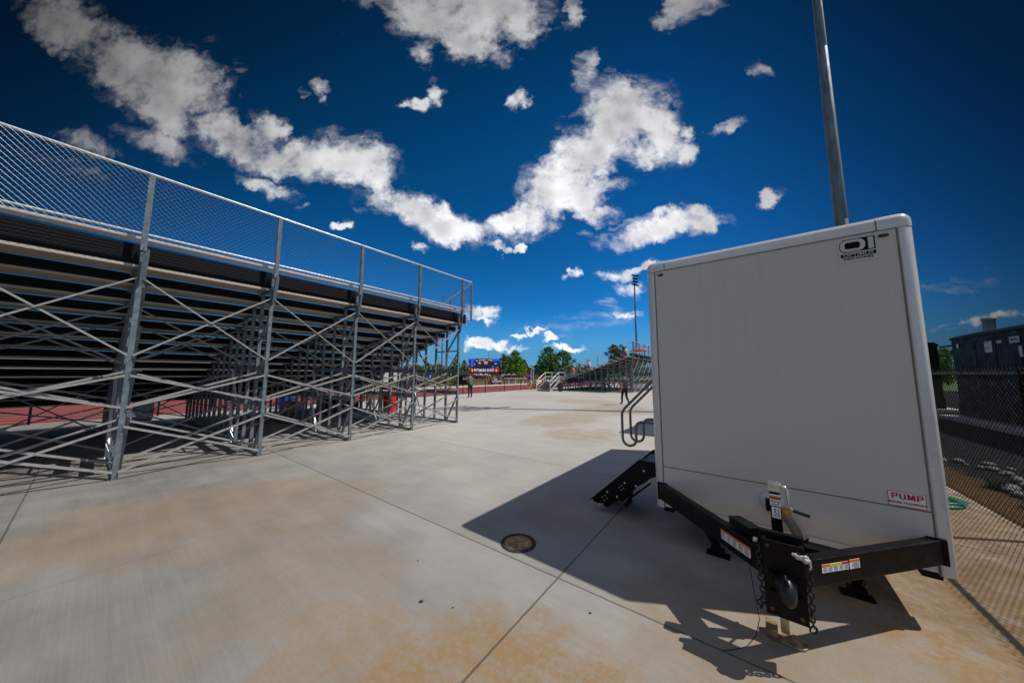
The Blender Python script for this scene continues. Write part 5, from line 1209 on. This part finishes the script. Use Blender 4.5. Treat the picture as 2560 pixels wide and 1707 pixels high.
def planter(px_, py, label):
    g = hit(px_, py); T = thing('planter', label, 'planter', (g.x, g.y, 0)); m = MB(); m.box(-.75, .75, -.3, .3, 0, .62); m.build('box', PLNT, T, bevel=.02)
    m = MB(); r = random.Random(4)
    for i in range(260): p = V((r.uniform(-.7, .7), r.uniform(-.28, .28), .62 + .4 * r.random() ** 1.5)); e = V((r.uniform(-1, 1), r.uniform(-1, 1), r.uniform(-.4, 1))).normalized() * .07; u = e.cross(V((.2, .5, .7))).normalized() * .05; m.add([p - e, p + u, p + e, p - u], [(0, 1, 2, 3)])
    m.build('foliage', LEAF[1], T)
planter(1107, 961, 'rust coloured planter box at the infield edge, nearer the tent'); planter(1093, 960.5, 'rust coloured planter box at the infield edge, farther left')
g = hit(1135, 964); T = thing('bush', 'green bush with yellow tips beside the tent', 'bush', (g.x, g.y, 0)); m = MB(); r = random.Random(9)
for i in range(500): p = V((r.gauss(0, .25), r.gauss(0, .25), .5 + r.gauss(0, .25))); e = V((r.uniform(-1, 1), r.uniform(-1, 1), r.uniform(-1, 1))).normalized() * .08; u = e.cross(V((.2, .5, .7))).normalized() * .05; m.add([p - e, p + u, p + e, p - u], [(0, 1, 2, 3)])
m.build('foliage', LEAF[3], T)
# equipment tables under dark cloths and a white shed
def cloth_table(px_, py, w, label, mat):
    g = hit(px_, py); T = thing('folding_table', label, 'table', (g.x, g.y, 0), RZ + .6); m = MB(); m.box(-w, w, -.4, .4, .70, .75); m.build('top', mat, T); m = MB(); m.box(-w + .01, w - .01, -.39, .39, .02, .70); m.build('cloth', mat, T)
cloth_table(1020, 966, 1.2, 'long table under a black cloth at the infield edge behind the near grandstand', BLKC); cloth_table(1046, 965, 1.2, 'second table under a dark navy cloth nearer the planter', NAVY)
a = at(978, 905, 64); T = thing('shed', 'small white shed with a dark doorway beyond the near grandstand', 'shed', (a.x, 64, 0), radians(25)); m = MB(); m.box(-2.0, 2.0, -1.5, 1.5, 0, 2.6); m.build('wall', WHT, T); m = MB(); m.prism([(-2.2, 2.6), (2.2, 2.6), (2.2, 2.75), (0, 3.4), (-2.2, 2.75)], (0, 1.7, 0), (1, 0, 0), (0, 0, 1), 3.4); m.build('roof', ROOF, T); m = MB(); m.box(-.45, .45, -1.53, -1.49, 0, 2.1); m.build('door', BLKM, T)
# gear under and around the near stand
def gear(name, cat, label, n, s, dims, mat, rz=0., lid=None):
    T = thing(name, label, cat, bl(n, s), RZ + rz); x, y, z = dims; m = MB(); m.box(-x / 2, x / 2, -y / 2, y / 2, .02, z); m.build('body', mat, T, bevel=min(dims) * .12, seg=3)
    m = MB(); m.box(-x / 2 - .01, x / 2 + .01, -y / 2 - .01, y / 2 + .01, z * .86, z * .92); m.build('lid_edge', lid or BLK, T)
    m = MB(); m.tube([(-x * .25, -y / 2 - .01, z * .75), (-x * .2, -y / 2 - .05, z * .7), (x * .2, -y / 2 - .05, z * .7), (x * .25, -y / 2 - .01, z * .75)], .012, 6); m.build('handle', BLKM, T)
gear('equipment_box', 'box', 'blue equipment case standing under the front of the near grandstand', -10.0, 5.6, (.7, .5, .75), BLUE)
gear('equipment_box', 'box', 'black wheeled case under the middle of the near grandstand', -7.0, 6.3, (.9, .5, .6), BLK, .4)
gear('cooler', 'cooler', 'yellow cooler half hidden behind the near grandstand frames', -7.6, 5.0, (.45, .4, .55), pmat('yellow_plastic', (.62, .42, .01), .4, var=.05)); gear('cooler', 'cooler', 'white cooler beside the yellow one under the near grandstand', -8.3, 5.4, (.6, .4, .45), WHT)
gear('equipment_box', 'box', 'dark navy cabinet seen through the first frame of the near grandstand', -9.6, .9, (.5, .5, 1.1), NAVY); gear('equipment_box', 'box', 'low orange trimmed black case near the red barrel', -6.4, 7.0, (.7, .5, .5), BLK, .2, ORNG)
# red umbrella on the top bench of the far stand
p = bl(-.35, 34.6, 3.35); T = thing('umbrella', 'open red umbrella held up on the top bench of the far grandstand', 'umbrella', p, RZ)
m = MB(); n_ = 8; R_u = 1.0; vs = [(0, 0, 1.28)] + [(R_u * .6 * cos(2 * pi * i / n_), R_u * .6 * sin(2 * pi * i / n_), 1.17) for i in range(n_)] + [(R_u * cos(2 * pi * i / n_), R_u * sin(2 * pi * i / n_), .93) for i in range(n_)]
m.add(vs, [(0, i + 1, (i + 1) % n_ + 1) for i in range(n_)] + [(i + 1, i + 1 + n_, (i + 1) % n_ + 1 + n_, (i + 1) % n_ + 1) for i in range(n_)]); cn = m.build('canopy', pmat('red_canopy', (.55, .07, .07), .7, var=.05), T); cn.modifiers.new('thick', 'SOLIDIFY').thickness = .006
m = MB(); m.tube([(0, 0, .15), (0, 0, 1.36)], .012, 6); m.build('shaft', BLK, T)
person('sit', on_stand(-.75, 2, 3.6), radians(-AZ * 57.3 + 90), 'spectator in red shirt sitting under the red umbrella', REDC, BLKC, h=1.66)
